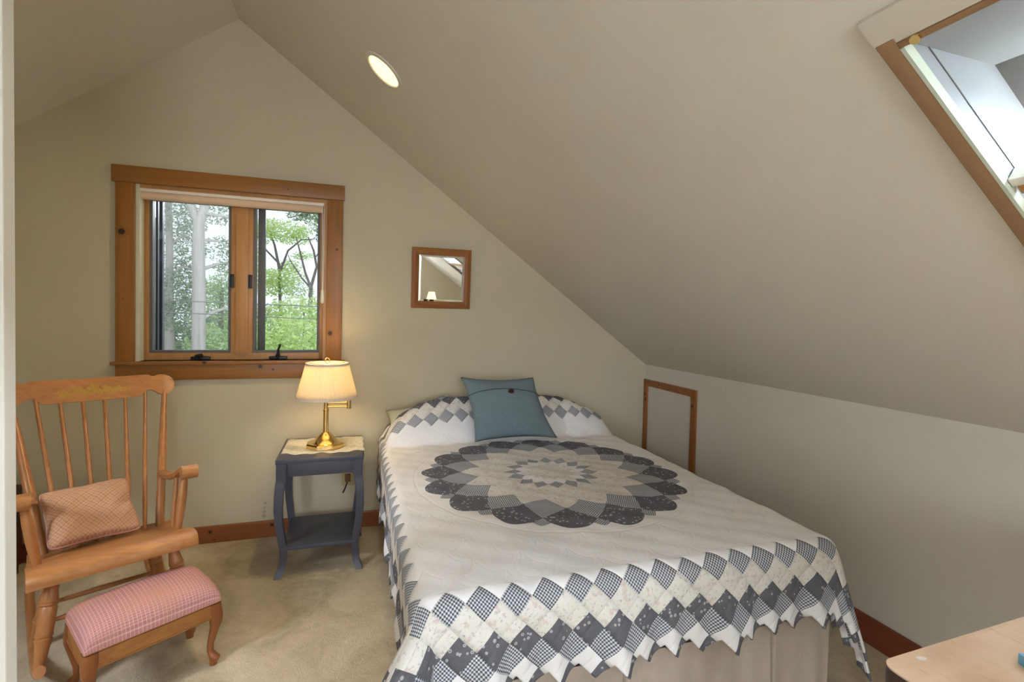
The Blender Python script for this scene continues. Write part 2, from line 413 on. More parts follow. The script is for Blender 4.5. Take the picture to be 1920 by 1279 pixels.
# ------------------------------------------------------------------ skylight
def skylight(num, k, full, slope=slope, S=S, NI=NI, hd=Vector((1, 0, 0))):
    w = sempty('window_%d' % num, slope((k['s0']+k['s1'])/2, (k['y0']+k['y1'])/2))
    s0, s1, y0, y1 = k['s0'], k['s1'], k['y0'], k['y1']
    def sb(mb, sa, sb_, ya, yb, d0, d1, bev=0):
        return mb.obox(slope(sa, ya, d0), S*(sb_-sa), Vector((0, yb-ya, 0)), NI*(d1-d0), bev)
    part(sb(MB(), s0-.01, s1+.03, y1, y1+.030, 0, .014, .002), 'side_casing', m_bronze, w)
    part(sb(MB(), s0-.01, s1+.03, y0-.030, y0, 0, .014, .002), 'side_casing', m_bronze, w)
    part(sb(MB(), s0-.01, s1+.03, y1+.030, y1+.033, 0, .010), 'casing_edge', m_cream, w, smooth=False)
    part(sb(MB(), s0+.012, s1+.03, y1-.0065, y1, -.004, .0145), 'weatherstrip', m_palegreen, w, smooth=False)
    part(sb(MB(), s0-.0, s0+.012, y0, y1, -.01, .014, .002), 'head_casing', m_bronze, w)
    part(sb(MB(), s0-.062, s0-.0005, y0-.035, y1+.033, 0, .012, .001), 'head_cover', m_ceil, w)
    part(sb(MB(), s1, s1+.03, y0-.035, y1+.033, 0, .014, .002), 'bottom_casing', m_bronze, w)
    D = .133
    # shaft: level head soffit, upright side walls, sloping foot
    kk = D/.59027
    top = MB(); a = slope(s0+.012, y0); b_ = slope(s0+.012, y1)
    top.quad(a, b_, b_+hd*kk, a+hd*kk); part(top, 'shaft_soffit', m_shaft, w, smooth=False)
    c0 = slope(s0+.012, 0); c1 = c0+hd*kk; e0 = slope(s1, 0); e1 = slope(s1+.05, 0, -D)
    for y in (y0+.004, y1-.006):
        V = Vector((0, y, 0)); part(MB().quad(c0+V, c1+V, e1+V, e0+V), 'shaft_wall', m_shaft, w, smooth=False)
    V0, V1 = Vector((0, y0, 0)), Vector((0, y1, 0))
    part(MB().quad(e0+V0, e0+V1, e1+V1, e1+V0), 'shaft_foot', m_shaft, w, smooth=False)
    sT = (c1-APEX).dot(S)
    def sbd(sa, sb_, ya, yb, d0, d1): return sb(MB(), sa, sb_, ya, yb, d0, d1)
    fr = MB(); e = s1+.05
    sb(fr, sT-.02, sT+.035, y0-.05, y1+.05, -D-.03, -D); sb(fr, e-.03, e+.03, y0-.05, y1+.05, -D-.03, -D)
    sb(fr, sT+.035, e-.03, y1-.041, y1+.05, -D-.03, -D); sb(fr, sT+.035, e-.03, y0-.05, y0+.041, -D-.03, -D)
    part(fr, 'roof_frame', m_gask, w, smooth=False)
    fr = MB()
    sb(fr, sT+.03, sT+.075, y0+.03, y1-.03, -D-.075, -D-.032); sb(fr, e-.09, e-.03, y0+.03, y1-.03, -D-.075, -D-.032)
    sb(fr, sT+.07, e-.09, y1-.085, y1-.03, -D-.075, -D-.032); sb(fr, sT+.07, e-.09, y0+.03, y0+.085, -D-.075, -D-.032)
    part(fr, 'sash_frame', m_palegreen, w, smooth=False)
    part(sbd(sT+.05, e-.05, y0+.05, y1-.05, -D-.082, -D-.076), 'glass_pane', m_glass, w, smooth=False)
    if full:
        part(sbd(s0+.02, s1-.02, y1-.0075, y1-.0062, -.031, -.029), 'screen_track', m_gask, w, smooth=False)
        sc = MB(); q = slope(s0+.006, y1-.028, .016)
        sc.lathe([(.0001, .004), (.008, .004), (.008, 0), (.0001, 0)], seg=14, T=lambda c: q + S*c.x + Vector((0, c.y, 0)) + NI*c.z)
        part(sc, 'screw', m_brass, w)
        bar = part(sb(MB(), s0+.352, s0+.372, y0+.01, y1-.008, -.03, .004, .002), 'pull_bar', m_cream, w)
        part(sb(MB(), s0+.372, s0+.392, y0+.01, y1-.014, -.03, .006, .003), 'bar_grip', m_sash, bar)
        pl = MB()
        for i in range(9):
            a_ = s0+.40+i*.035
            pl.obox(slope(a_, y0+.012, -.03), S*.036, Vector((0, y1-y0-.03, 0)), NI*(.012 if i % 2 else .004))
        part(pl, 'pleated_shade', m_cream, w, smooth=False)
    return w
skylight(2, SK, True)
skylight(3, FILL_SK2, False)  # added rear skylight, only there for fill
skylight(5, FILL_SK3, False, slope_l, SLft, NLft, Vector((-1, 0, 0)))  # added left skylight, only there for fill
# front window added behind the viewpoint to give the room fill light
w4 = sempty('window_4', ((FWX0+FWX1)/2, YF, FWZ0))
part(ring(MB(), FWX0-.08, FWX1+.08, FWZ0-.08, FWZ1+.08, YF, YF+.02, .08), 'window_casing', m_pine, w4, smooth=False)
part(ring(MB(), FWX0, FWX1, FWZ0, FWZ1, YF-.10, YF-.05, .05), 'window_frame', m_sash, w4, smooth=False)
part(MB().box(FWX0+.05, FWX1-.05, YF-.078, YF-.072, FWZ0+.05, FWZ1-.05), 'glass_pane', m_glass, w4, smooth=False)

# ------------------------------------------------------------------ access panel in the knee wall
d1 = sempty('door_1', (XR, -.28, .11))
X0 = XR-.014
part(MB().box(X0, XR, -.555, -.003, .805, .850, .002), 'trim_head', m_panelw, d1)
part(MB().box(X0, XR, -.048, -.003, .112, .805, .002), 'trim_side', m_panelw, d1)
part(MB().box(X0, XR, -.555, -.508, .112, .805, .002), 'trim_side', m_panelw, d1)
part(MB().box(XR-.005, XR, -.508, -.048, .112, .805), 'panel', paint('panel_paint', (.57,.51,.45), .6), d1, smooth=False)

# ------------------------------------------------------------------ mirror
mr = thing('wall_mirror', 'small square oak framed mirror on the gable wall above the bed', 'mirror', (.511, -.004, 1.3125))
mr.rotation_euler = (math.radians(3.4), 0, 0)
x0, x1, z0, z1 = .329, .693, 1.3125, 1.680
t = .043
for k in range(4):
    co = [(x0, z0), (x1, z0), (x1, z1), (x0, z1)]; ci = [(x0+t, z0+t), (x1-t, z0+t), (x1-t, z1-t), (x0+t, z1-t)]
    a, b_ = co[k], co[(k+1) % 4]; c_, d_ = ci[(k+1) % 4], ci[k]
    mid = lambda p, q: ((p[0]+q[0])/2, (p[1]+q[1])/2)
    mb = MB(); bm = mb.bm
    def vv(p, y): return bm.verts.new((p[0], y, p[1]))
    A, B, Cc, Dd = vv(a, 0), vv(b_, 0), vv(c_, 0), vv(d_, 0)
    A1, B1 = vv(a, -.012), vv(b_, -.012); M1, M2 = vv(mid(a, d_), -.020), vv(mid(b_, c_), -.020); C1, D1 = vv(c_, -.011), vv(d_, -.011)
    for f in ((A,B,B1,A1),(A1,B1,M2,M1),(M1,M2,C1,D1),(D1,C1,Cc,Dd),(A,Dd,Cc,B)): bm.faces.new(f)
    bm.faces.new((A, A1, M1, D1, Dd)); bm.faces.new((B, Cc, C1, M2, B1))
    mb.build('frame_rail', m_oak if k % 2 == 0 else m_panelw, mr)
m_mir = MAT('silvered_glass', .02); m_mir.col((.86,.87,.86)); m_mir.b.inputs['Metallic'].default_value = 1; m_mir = m_mir.m
gx0, gx1, gz0, gz1 = x0+t-.004, x1-t+.004, z0+t-.004, z1-t+.004; bv = .016
mb = MB(); bm = mb.bm
o_ = [bm.verts.new((x, -.006, z)) for x, z in ((gx0,gz0),(gx1,gz0),(gx1,gz1),(gx0,gz1))]
i_ = [bm.verts.new((x, -.0085, z)) for x, z in ((gx0+bv,gz0+bv),(gx1-bv,gz0+bv),(gx1-bv,gz1-bv),(gx0+bv,gz1-bv))]
bm.faces.new(i_)
for k in range(4): bm.faces.new((o_[k], o_[(k+1)%4], i_[(k+1)%4], i_[k]))
k_ = [bm.verts.new((v.co.x, -.001, v.co.z)) for v in o_]
bm.faces.new(k_[::-1])
for k in range(4): bm.faces.new((k_[k], k_[(k+1)%4], o_[(k+1)%4], o_[k]))
mb.build('mirror_glass', m_mir, mr, smooth=False)

# ------------------------------------------------------------------ recessed ceiling light
m_bulb = bpy.data.materials.new('warm_bulb'); m_bulb.use_nodes = True
_b = m_bulb.node_tree.nodes['Principled BSDF']; _b.inputs['Base Color'].default_value = (1,.9,.6,1)
_b.inputs['Emission Color'].default_value = (1,.80,.34,1); _b.inputs['Emission Strength'].default_value = .75
def downlight(s, y, label, group, power, r=.078):
    dl = thing('recessed_light', label, 'ceiling light', slope(s, y), group)
    T = lambda c: slope(s, y) + S*c.x + Vector((0, c.y, 0)) + NI*c.z
    MB().lathe([(r+.018, .0), (r+.017, .005), (r+.002, .007), (r-.001, .003), (r-.001, 0)], seg=48, T=T, cap=False).build('trim_ring', m_ceil, dl)
    MB().lathe([(.0005, .006), (r*.5, .0055), (r*.92, .0035), (r-.0012, .001)], seg=40, T=T, cap=False).build('lamp_lens', m_bulb, dl)
    L = bpy.data.lights.new('downlight_glow', 'AREA'); L.shape = 'DISK'; L.size = .14; L.energy = power; L.color = (1, .82, .50); L.spread = math.radians(110)
    lo = bpy.data.objects.new('downlight_glow', L); C.objects.link(lo)
    lo.location = slope(s, y, .012); lo.rotation_euler = NI.to_track_quat('-Z', 'Y').to_euler()
downlight(.895, -.805, 'round lit recessed downlight in the right ceiling slope', None, 2.2)

# ------------------------------------------------------------------ wall outlet behind the nightstand
ou = thing('wall_outlet', 'almond wall outlet low on the back wall behind the nightstand', 'outlet', (-.02, 0, .31))
MB().box(-.055, .015, -.007, 0, .255, .368, .003).build('face_plate', m_outlet, ou)
MB().box(-.038, -.006, -.035, -.007, .285, .325, .004).build('plug', plain('brown_plug', (.16,.06,.02), .5), ou)
MB().tube([(-.022, -.03, .29), (-.035, -.032, .25), (-.048, -.03, .222)], .004, 8).build('cord', m_black, ou)

# ------------------------------------------------------------------ quilt
BX, BY = .87, -.953            # the quilt's centre over the bed
W0, L0 = .70, .87              # half width / centre to foot of the mattress
HU, HVF, HVH, PIT = .695, .815, .73, .0905
DEP = 5.6*PIT/2
ZT = .556
def hem(x, y0=0):               # depth of the saw-tooth hem at an along coordinate
    q = (x/PIT) % 1.0
    return DEP + PIT/2*(1-abs(2*q-1)) * .95
bx_t = [(.10,.0),(.17,.02),(.2,.08),(.25,.145),(.3,.178),(.38,.215),(.49,.235),(.67,.232),(.9,.222),(1.08,.228),(1.26,.205),(1.45,.14),(1.57,.06),(1.65,.0)]
def bumpx(x):
    if x <= bx_t[0][0] or x >= bx_t[-1][0]: return 0
    for (a, p), (b, q) in zip(bx_t, bx_t[1:]):
        if a <= x <= b: return p + (q-p)*smooth01((x-a)/(b-a)) if False else p+(q-p)*(x-a)/(b-a)
def bumpy(y):
    if y < -.37: return 0
    if y < -.15: return smooth01((y+.37)/.22)
    return 1-.25*smooth01((y+.12)/.12)
_prof = []
def vpath(h):
    """table of (fabric v, y) from v=-.5 to the head hem over a bump of height h"""
    v, y, out = -.5, BY+.5, []
    while v > -1.25:
        out.append((v, y)); dy = .004
        dz = h*(bumpy(y+dy)-bumpy(y))
        v -= math.hypot(dy, dz); y += dy
    return out
_tabs = {k: vpath(k*.02) for k in range(14)}
def yofv(v, h):
    if v >= -.5: return BY - v
    k = max(0, min(13, h/.02)); i = int(min(12, math.floor(k))); t = k-i
    def look(tb):
        for (a, p), (b, q) in zip(tb, tb[1:]):
            if a >= v >= b: return p + (q-p)*(a-v)/(a-b)
        return tb[-1][1]
    return look(_tabs[i])*(1-t) + look(_tabs[i+1])*t
RHO = .055
def edge(a):
    if a <= 0: return 0, 0
    if a < RHO*PI/2: return RHO*math.sin(a/RHO), RHO*(1-math.cos(a/RHO))
    r = a-RHO*PI/2; return RHO+.06*r, RHO+.995*r
nrnd = [random.uniform(0, 6.28) for _ in range(8)]
def quilt_pt(u, v):
    sg = 1 if u >= 0 else -1; WW = W0 if sg > 0 else W0+.026
    a = abs(u)-(WW-RHO); b_ = v-(L0-RHO)
    xb = max(BX-W0+.0, min(BX+W0, BX+u))
    h = bumpx(min(max(xb, .172), 1.568))
    yy = yofv(v, h) if v < 0 else BY - v
    x = BX + sg*min(abs(u), WW-RHO); y = max(yy, BY-(L0-RHO))
    z = ZT
    # quilt lifts over the pillows
    z += h*bumpy(y) if v < 0 else 0
    if v < -.5 and u < -.12:    # head corner falls away from the wall on the left
        y -= .12*smooth01((-.12-u)/.58)*smooth01((-.56-v)/.26)
    y = min(y, -.03)
    fold = 0
    if a > 0 and b_ > 0:
        D = math.hypot(a, b_); ph = math.atan2(b_, a); out, dr = edge(D)
        fl = math.sin(2*ph)
        if sg < 0:
            k = fl**1.5*smooth01(D/.16)
            out += k*(.80*D-out); dr += k*(.66*D-dr)
            out += -.08*max(0, D-.12)*math.sin(4*ph)
        else:
            out += .24*max(0, D-.07)*fl*fl - .05*max(0, D-.12)*math.sin(4*ph)
            dr += .16*max(0, D-.10)*fl
        x += sg*out*math.cos(ph); y -= out*math.sin(ph); z -= dr
    elif a > 0:
        out, dr = edge(a); k = smooth01((a-.06)/.25)*smooth01((L0-RHO-v)/.15)
        out += k*(.010*math.sin(v*21+nrnd[0])+.007*math.sin(v*37+nrnd[1]) - (.012 if sg < 0 else .0))
        x += sg*out; z -= dr
    elif b_ > 0:
        out, dr = edge(b_); k = smooth01((b_-.06)/.25)*smooth01((W0-RHO-abs(u))/.12)
        out += k*(.020*math.sin(u*16+nrnd[2])+.013*math.sin(u*33+nrnd[3])+.009*math.sin(u*69.4))
        y -= out; z -= dr
    # puffiness and wrinkles of the top
    z += .0035*math.sin(u*19+v*7+nrnd[4])*math.sin(v*15-u*5+nrnd[5]) + .002*math.sin(u*47-v*13)*math.sin(v*41+u*9)
    if v < -.5: z += .004*math.sin(u*33+v*30)*math.sin(v*27)
    z += .012*(1-(u/.8)**2)*(1-min(1, (v/1.0)**2)) if abs(u) < .8 else 0
    z = max(z, .012)
    return Vector((x, y, z))
NU, NVV = 300, 330
def quilt_fab(s, t):
    # s,t in 0..1 -> fabric (u, v): inner field uniform, the outermost rows follow the saw-tooth hem
    u0, v0 = (s-.5)*2, t
    UE = HU+DEP+PIT/4
    u = u0*UE; v = -(HVH+DEP+PIT/4) + t*(HVH+HVF+2*DEP+PIT/2)
    du = abs(u)-HU
    if du > .12:
        k = (du-.12)/(UE-HU-.12); hm = hem(v)
        u = math.copysign(HU+.12+(hm-.12)*k, u)
    for lim, sg in ((HVF, 1), (HVH, -1)):
        dv = sg*v-lim
        if dv > .12:
            k = (dv-.12)/(DEP+PIT/4-.12); hm = hem(u)
            v = sg*(lim+.12+(hm-.12)*k)
    return u, v
mb = MB()
mb.grid(NU, NVV, lambda s, t: quilt_pt(*quilt_fab(s, t)), lambda s, t: quilt_fab(s, t))

def floral(m, co, base, tint):
    n1 = m.noise(co, 95, 3, .65); n2 = m.noise(co, 40, 2)
    c = m.mix(((n1-.57)*8).max(0).min(.75), base, (.33,.335,.32))
    return m.mix(((n2-.57)*8).max(0).min(.55), c, tint)
def gingham(m, p, q, lo=(.048,.053,.072), mid=(.31,.32,.35), hi=(.70,.70,.71)):
    a = p.fract().lt(.5); b_ = q.fract().lt(.5)
    return m.mix(a*b_, m.mix(a.max(b_), hi, mid), lo)
def quilt_mat():
    m = MAT('patchwork_quilt', .85, .15)
    co = m.coord('UV'); u, v, _ = m.xyz(co)
    white = m.mix(m.noise(co, 8, 3), (.785,.75,.74), (.85,.815,.805))
    flo = floral(m, co, (.74,.70,.645), (.62,.47,.44))
    # dark cloth with scattered little flowers
    vd = E(m.nt, m.voro(co, 58)); vc = m.voro(co, 58, 'Color'); cr = m.xyz(vc)[0]
    ringf = vd.lt(.27)*(vd.gt(.11).max(cr.gt(.75)))*cr.gt(.22)
    dark = m.mix(ringf*.8, m.mix(m.noise(co, 70, 2), (.105,.103,.116), (.155,.152,.168)), (.50,.49,.49))
    # ---- medallion
    w_ = v*-1.0
    r = (u*u + w_*w_).sqrt(); th = w_.atan2(u)
    k = (th + math.radians(104.5+360))/(PI/8) + .5
    t = (k.fract()-.5).abs()*2
    def weave(kk, per):
        d = (kk.fract()-.5)*(PI/8); px_ = r*d.sin(); py_ = r*d._m('COSINE')
        return gingham(m, (px_+py_)/per, (py_-px_)/per)
    ging_m = weave(k+.5, .0112)
    ging_s = weave(k, .0100)
    A = t*-.034 + .120; B = t*.036 + .132; Cc = t*-.05 + .216; Dd = t*-.078 + .412
    Ee = t*.095 + .412; Fo = t*t*-.085 + .588; G = t*.085 + .488
    col = white
    inG = r.lt(Fo.max(G.min(.572)))
    col = m.mix(inG, col, ging_m)
    col = m.mix(r.lt(Fo), col, dark)
    col = m.mix(r.lt(Ee), col, ging_m)
    col = m.mix(r.lt(Dd), col, flo)
    col = m.mix(r.lt(Cc), col, ging_s)
    col = m.mix(r.lt(B), col, white)
    col = m.mix(r.lt(A), col, flo)
    # ---- saw-tooth patchwork border
    du = u.abs()-HU; dvf = v-HVF; dvh = v*-1.0-HVH; dv = dvf.max(dvh)
    isu = du.gt(dv); dep = du.max(dv)
    x = isu*v + (isu*-1.0+1.0)*u
    a = (x+dep)/PIT; b_ = (dep-x)/PIT
    s = a + b_.floor()
    ging_b = gingham(m, a*8.5, b_*8.5)
    bc = white
    for lim, c in ((0, ging_b), (1.0, flo), (2.55, dark), (3.55, ging_b), (4.5, white), (5.42, dark)):
        bc = m.mix(s.gt(lim), bc, c)
    inb = dep.gt(0)
    col = m.mix(inb, col, bc)
    m.col(col)
    # ---- puffy seams
    seam_b = (b_.fract()-.5).abs()*2                        # 1 on a strip seam
    hb = (seam_b.pow(5)*-1.0+1.0)*inb
    hb2 = ((s.fract()-.5).abs()*2).pow(8)*-.6*inb
    # rows of overlapping stitched scallops
    gy = v/.075; gx = u/.15 + (gy.floor()*.5)
    fx, fy = gx.fract()-.5, gy.fract()
    rad = ((fx*2.0)*(fx*2.0) + fy*fy*.8).sqrt()
    sw = ((rad-.95).abs().min(.07)*8)._m('ADD', (rad-.62).abs().min(.07)*5)
    rm = (r-.615).abs().min(.008)*60
    sc = m.noise(co, 16, 3, .6)
    m.bump(hb*2.0 + hb2 + sw*.26*(inb*-1.0+1.0)*r.gt(.62) + rm*.6 + sc*.8, .5, .008)
    return m.m
q = mb.build('quilt', quilt_mat(), smooth=True, angle=180, recalc=True, origin=(BX, BY, ZT-.02))
tag(q, 'patchwork quilt with a grey and white star medallion draped over the bed', 'quilt')
so = q.modifiers.new('thickness', 'SOLIDIFY'); so.thickness = .007; so.offset = -1

# ------------------------------------------------------------------ bed
bed = thing('bed', 'double bed with tan pleated bed skirt under the patchwork quilt', 'bed', (BX, BY, 0))
m_tick = plain('mattress_ticking', (.62,.58,.52), .9)
MB().box(BX-W0+.022, BX+W0-.022, BY-L0+.03, -.03, .31, ZT-.025, .045, 3).build('mattress', m_tick, bed)
MB().box(BX-W0+.03, BX+W0-.03, BY-L0+.045, -.04, .12, .308, .01).build('box_spring', m_tick, bed)
mb = MB(); xs0, xs1, ys = BX-W0+.024, BX+W0-.024, BY-L0+.03
per = [(xs0, -.06), (xs0, ys), (xs1, ys), (xs1, -.06)]
def skirt(s, t):
    L1 = -.06-ys; L2 = xs1-xs0; d = s*(2*L1+L2)
    w_ = .007*math.sin(d*34)+.005*math.sin(d*71+1)
    zz = .305*(1-t)+.006*t; w_ *= t
    if d < L1: return Vector((xs0-w_-.004*t, -.06-d, zz))
    if d < L1+L2:
        x = xs0+d-L1; pl = .045*math.exp(-((x-.757)/.004)**2) + .03*math.exp(-((x-1.30)/.004)**2)
        return Vector((x, ys-w_-.004*t+pl, zz))
    return Vector((xs1+w_+.004*t, ys+d-L1-L2, zz))
mb.grid(1400, 6, skirt)
m_skirt = MAT('tan_skirt_cloth', .9, .1); m_skirt.col(m_skirt.mix(m_skirt.noise(m_skirt.coord(), 90, 2), (.40,.33,.265), (.46,.385,.315))); m_skirt = m_skirt.m
sk = mb.build('bed_skirt', m_skirt, bed, angle=180)

# ------------------------------------------------------------------ pillows
def cushion_mesh(P00, P10, P11, P01, thick, n=28, pinch=.06, power=.55, wr=None, rnd=0):
    """two puffed faces between four corners (bottom-left, bottom-right, top-right, top-left)"""
    P00, P10, P11, P01 = map(Vector, (P00, P10, P11, P01))
    nrm = (P10-P00).cross(P01-P00).normalized()
    cen = (P00+P10+P11+P01)/4
    lu = (P10-P00).length; lv = (P01-P00).length
    def f(side):
        def g(s, t):
            # edges bow inwards between the corners
            ps = s+(.5-s)*pinch*(1-(2*t-1)**2)*abs(2*s-1)**2*2*.5; pt = t+(.5-t)*pinch*(1-(2*s-1)**2)*abs(2*t-1)**2*2*.5
            if rnd:
                qx, qy = 2*ps-1, 2*pt-1; ps = .5+.5*qx*math.sqrt(1-rnd*qy**6); pt = .5+.5*qy*math.sqrt(1-rnd*qx**6)
            p = P00.lerp(P10, ps).lerp(P01.lerp(P11, ps), pt)
            e = max(0, (1-(2*s-1)**2))*max(0, (1-(2*t-1)**2))
            h = e**power
            return p + nrm*side*(thick/2*h) + (nrm*wr(s, t)*h*side if wr else Vector())
        return g
    mb = MB()
    uvf = lambda s, t: ((s-.5)*lu, (t-.5)*lv)
    mb.grid(n, n, f(1), uvf); mb.grid(n, n, f(-1), uvf)
    bmesh.ops.remove_doubles(mb.bm, verts=mb.bm.verts[:], dist=1e-5)
    return mb, f(1), nrm

m_pil = plain('pale_green_cotton', (.60,.62,.47), .9)
mb, _, _ = cushion_mesh((.185, -.215, .585), (.86, -.215, .585), (.86, -.05, .71), (.185, -.05, .70), .16, 24, .08, .6)
tag(mb.build('bed_pillow', m_pil, angle=180, origin=(.5, -.15, .6)), 'pale green bed pillow poking out from under the quilt at the wall', 'pillow')

# blue throw pillow
tp = thing('throw_pillow', 'square slate blue throw pillow with one button, leaning on the bed', 'pillow', (.87, -.38, .60))
m_lin = MAT('slate_blue_linen', .9, .1); co = m_lin.coord('UV')
n1 = m_lin.noise(m_lin.mapping(co, (60, 900, 1)), 1, 2); n2 = m_lin.noise(m_lin.mapping(co, (900, 60, 1)), 1, 2)
m_lin.col(m_lin.ramp((n1+n2)*.5, [(.36, (.105,.140,.155)), (.62, (.195,.245,.262))])); m_lin.bump(n1+n2, .2, .002); m_lin = m_lin.m
PBL, PBR, PTR, PTL = (.637, -.44, .585), (1.135, -.415, .575), (1.02, -.30, .915), (.581, -.305, .925)
wr = lambda s, t: .006*math.sin(9*s+5*t)*math.sin(11*t-3*s+1)
mb, pf, nn = cushion_mesh(PBL, PBR, PTR, PTL, .13, 36, .10, .5, wr)
cov = mb.build('pillow_cover', m_lin, tp, angle=180)
# flap edge: a line arching across the front
fl = MB(); fpts = []
for i in range(41):
    s = i/40; tt = .70+.085*(1-(2*s-1)**2)
    fpts.append((s, tt))
def frontp(s, t, o=0): p = pf(s, t); return p + nn*o if nn.y < 0 else p
FS = 1 if nn.y < 0 else -1
mb2, pfb, _ = cushion_mesh(PBL, PBR, PTR, PTL, .13*FS, 4, .10, .5, (lambda s, t: wr(s, t)))
mb2.bm.free()
fl.tube([pfb(s, t)+nn*FS*.0015 for s, t in fpts], .0022, 6)
fl.build('flap_edge', plain('dark_blue_seam', (.04,.06,.07), .9), tp)
bp = pfb(.56, .735)
zax = (nn*FS).normalized(); xax = (Vector(PBR)-Vector(PBL)).normalized(); yax = zax.cross(xax)
MB().lathe([(.0005,.0),(.015,.0),(.0165,.004),(.014,.009),(.007,.010),(.0005,.008)], seg=24, T=lambda c: bp+zax*(c.z+.001)+xax*c.x+yax*c.y*.8).build('button', plain('dark_red_horn', (.045,.008,.008), .3), tp)

# ------------------------------------------------------------------ rocking chair
RX, RY, RTH, RZB, TAU = -.931, -.70, .498, .355, math.atan2(.085, .344)
ex = Vector((math.cos(RTH), math.sin(RTH), 0)); ey = Vector((-math.sin(RTH), math.cos(RTH), 0)); ez = Vector((0,0,1))
FW = -ey*math.cos(TAU) + ez*math.sin(TAU); UP = ey*math.sin(TAU) + ez*math.cos(TAU)
RO = Vector((RX, RY, RZB))
def rc(x, f, h): return RO + ex*x + FW*f + UP*h
ch = thing('rocking_chair', 'honey maple rocking chair with a gold stencilled crest rail beside the window', 'chair', (RX, RY, 0))
# seat: rolled front, slightly dished
mb = MB()
def seat_top(f): 
    if f > .325: return -.016*((f-.325)/.05)**2
    if f < .04: return .012*((.04-f)/.09)**2
    return -.004*math.sin((f-.04)/.26*PI)
def seatw(f): return .222 + .012*smooth01((f+.05)/.35)
NS = 26
fs = [-.05+.425*i/NS for i in range(NS+1)]
prof = [(f, seat_top(f)) for f in fs]
front = [(.381, -.030), (.382, -.046), (.376, -.058), (.362, -.060)]
und = [(.33, -.052), (.2, -.042), (0, -.040), (-.045, -.030)]
loop = prof+front+und
rings = []
for i in range(13):
    xx = -1+2*i/12; row = []
    for f, h in loop:
        wd = seatw(f); rounding = .018*(abs(xx)**8)
        row.append(mb.bm.verts.new(rc(wd*xx, f - (rounding if f > .2 else -rounding), h - .004*abs(xx)**10)))
    rings.append(row)
n_ = len(loop)
for a, b_ in zip(rings, rings[1:]):
    for k in range(n_): mb.bm.faces.new((a[k], a[(k+1)%n_], b_[(k+1)%n_], b_[k]))
mb.bm.faces.new(rings[0]); mb.bm.faces.new(rings[-1][::-1])
mb.build('seat', m_maple, ch, angle=50)
BF, BH, WB, WT = -.211, .597, .179, .261     # crest line relative to the back posts' feet
def back(x01, t):   # t 0 seat .. 1 crest bottom; x01 -1..1
    x = x01*(WB+(WT-WB)*t); bow = -.018*(1-x01*x01)
    return rc(x, BF*t + bow*t + .0, BH*t)
for sgn in (1, -1):
    P = [back(sgn, t) for t in (-.02, .1, .3, .34, .5, .75, 1.02)]
    MB().tube(P, [.0155, .0165, .0165, .0165, .0165, .0135, .010], 14).build('back_post', m_maple_v, ch)
for i in range(6):
    x01 = 1-2*(i+1)/7
    P = [back(x01, t) for t in (-.01, .3, .6, 1.03)]
    MB().tube(P, [.0075, .0088, .0085, .0068], 10).build('spindle', m_maple_v, ch)
# crest rail: shaped board with rounded ears
def crest_outline():
    top, bot = [], []
    Wc = .307
    n = 60
    for i in range(n+1):
        x = -1+2*i/n; ax = abs(x)*Wc
        tz = .083 if ax < .200 else .083-.010*smooth01((ax-.200)/.02)
        if ax > .225: e = max(0, min(1, (ax-.250)/.057)); tz = .073+.006*smooth01((ax-.225)/.02) - (.079-.028)*(1-math.sqrt(max(0, 1-e*e)))
        if ax < .165: bz = -.022
        elif ax < .19: bz = -.022+.028*smooth01((ax-.165)/.025)
        elif ax < .205: bz = .006
        elif ax < .250: bz = .006-.028*smooth01((ax-.205)/.045)
        else: e = min(1, (ax-.250)/.057); bz = -.022 + (.028+.022)*(1-math.sqrt(max(0, 1-e*e)))
        top.append((x*Wc, tz)); bot.append((x*Wc, bz))
    return top, bot
top, bot = crest_outline()
mb = MB(); cols = []
for (x, zt), (_, zb) in zip(top, bot):
    x01 = x/WT; bow = -.018*(1-min(1, x01*x01))
    def cp(h, d): return rc(x, BF*(1+h/BH*.9) + bow + d, BH + h)
    row = [cp(zb, .009)] + [cp(zb+(zt-zb)*k/4, .011) for k in range(1, 4)] + [cp(zt, .008), cp(zt, -.008)] + [cp(zt-(zt-zb)*k/4, -.011) for k in range(1, 4)] + [cp(zb, -.009)]
    cols.append([mb.bm.verts.new(p) for p in row])
for a, b_ in zip(cols, cols[1:]):
    for k in range(len(a)): mb.bm.faces.new((a[k], a[(k+1)%len(a)], b_[(k+1)%len(a)], b_[k]))
mb.bm.faces.new(cols[0]); mb.bm.faces.new(cols[-1][::-1])
crest = mb.build('crest_rail', m_maple, ch, angle=45)
# gold stencil of leaves and blossoms, thin relief on the crest face
mb = MB(); rs = random.Random(3)
def crestface(x, h, o=.0118):
    x01 = x/WT; return rc(x, BF*(1+h/BH*.9) - .018*(1-min(1, x01*x01)) + o, BH + h)
def petal(cx, cz, ang, L, wd):
    pts = []
    for k in range(10):
        t = 2*PI*k/10; a = L/2*math.cos(t)+L/2; b_ = wd/2*math.sin(t)
        pts.append((cx+a*math.cos(ang)-b_*math.sin(ang), cz+a*math.sin(ang)+b_*math.cos(ang)))
    mb.bm.faces.new([mb.bm.verts.new(crestface(x, z, .0120+rs.random()*.0006)) for x, z in pts])
for cx, cz, R in ((-.10,.020,.020),(-.05,.030,.021),(0,.034,.024),(.045,.030,.02),(.09,.026,.018),(-.025,.016,.015),(.025,.017,.014),(-.075,.012,.013),(.07,.014,.012)):
    for k in range(6): petal(cx, cz, k*PI/3+rs.random(), R*.95, R*.62)
for i in range(40):
    cx = rs.uniform(-.135, .135); cz = .024+rs.uniform(-.020, .022)*(1-(cx/.15)**2)
    petal(cx, cz, rs.uniform(0, 6.28), rs.uniform(.010, .018), rs.uniform(.004, .007))
m_gold = plain('gold_stencil', (.44,.265,.06), .5, .25)
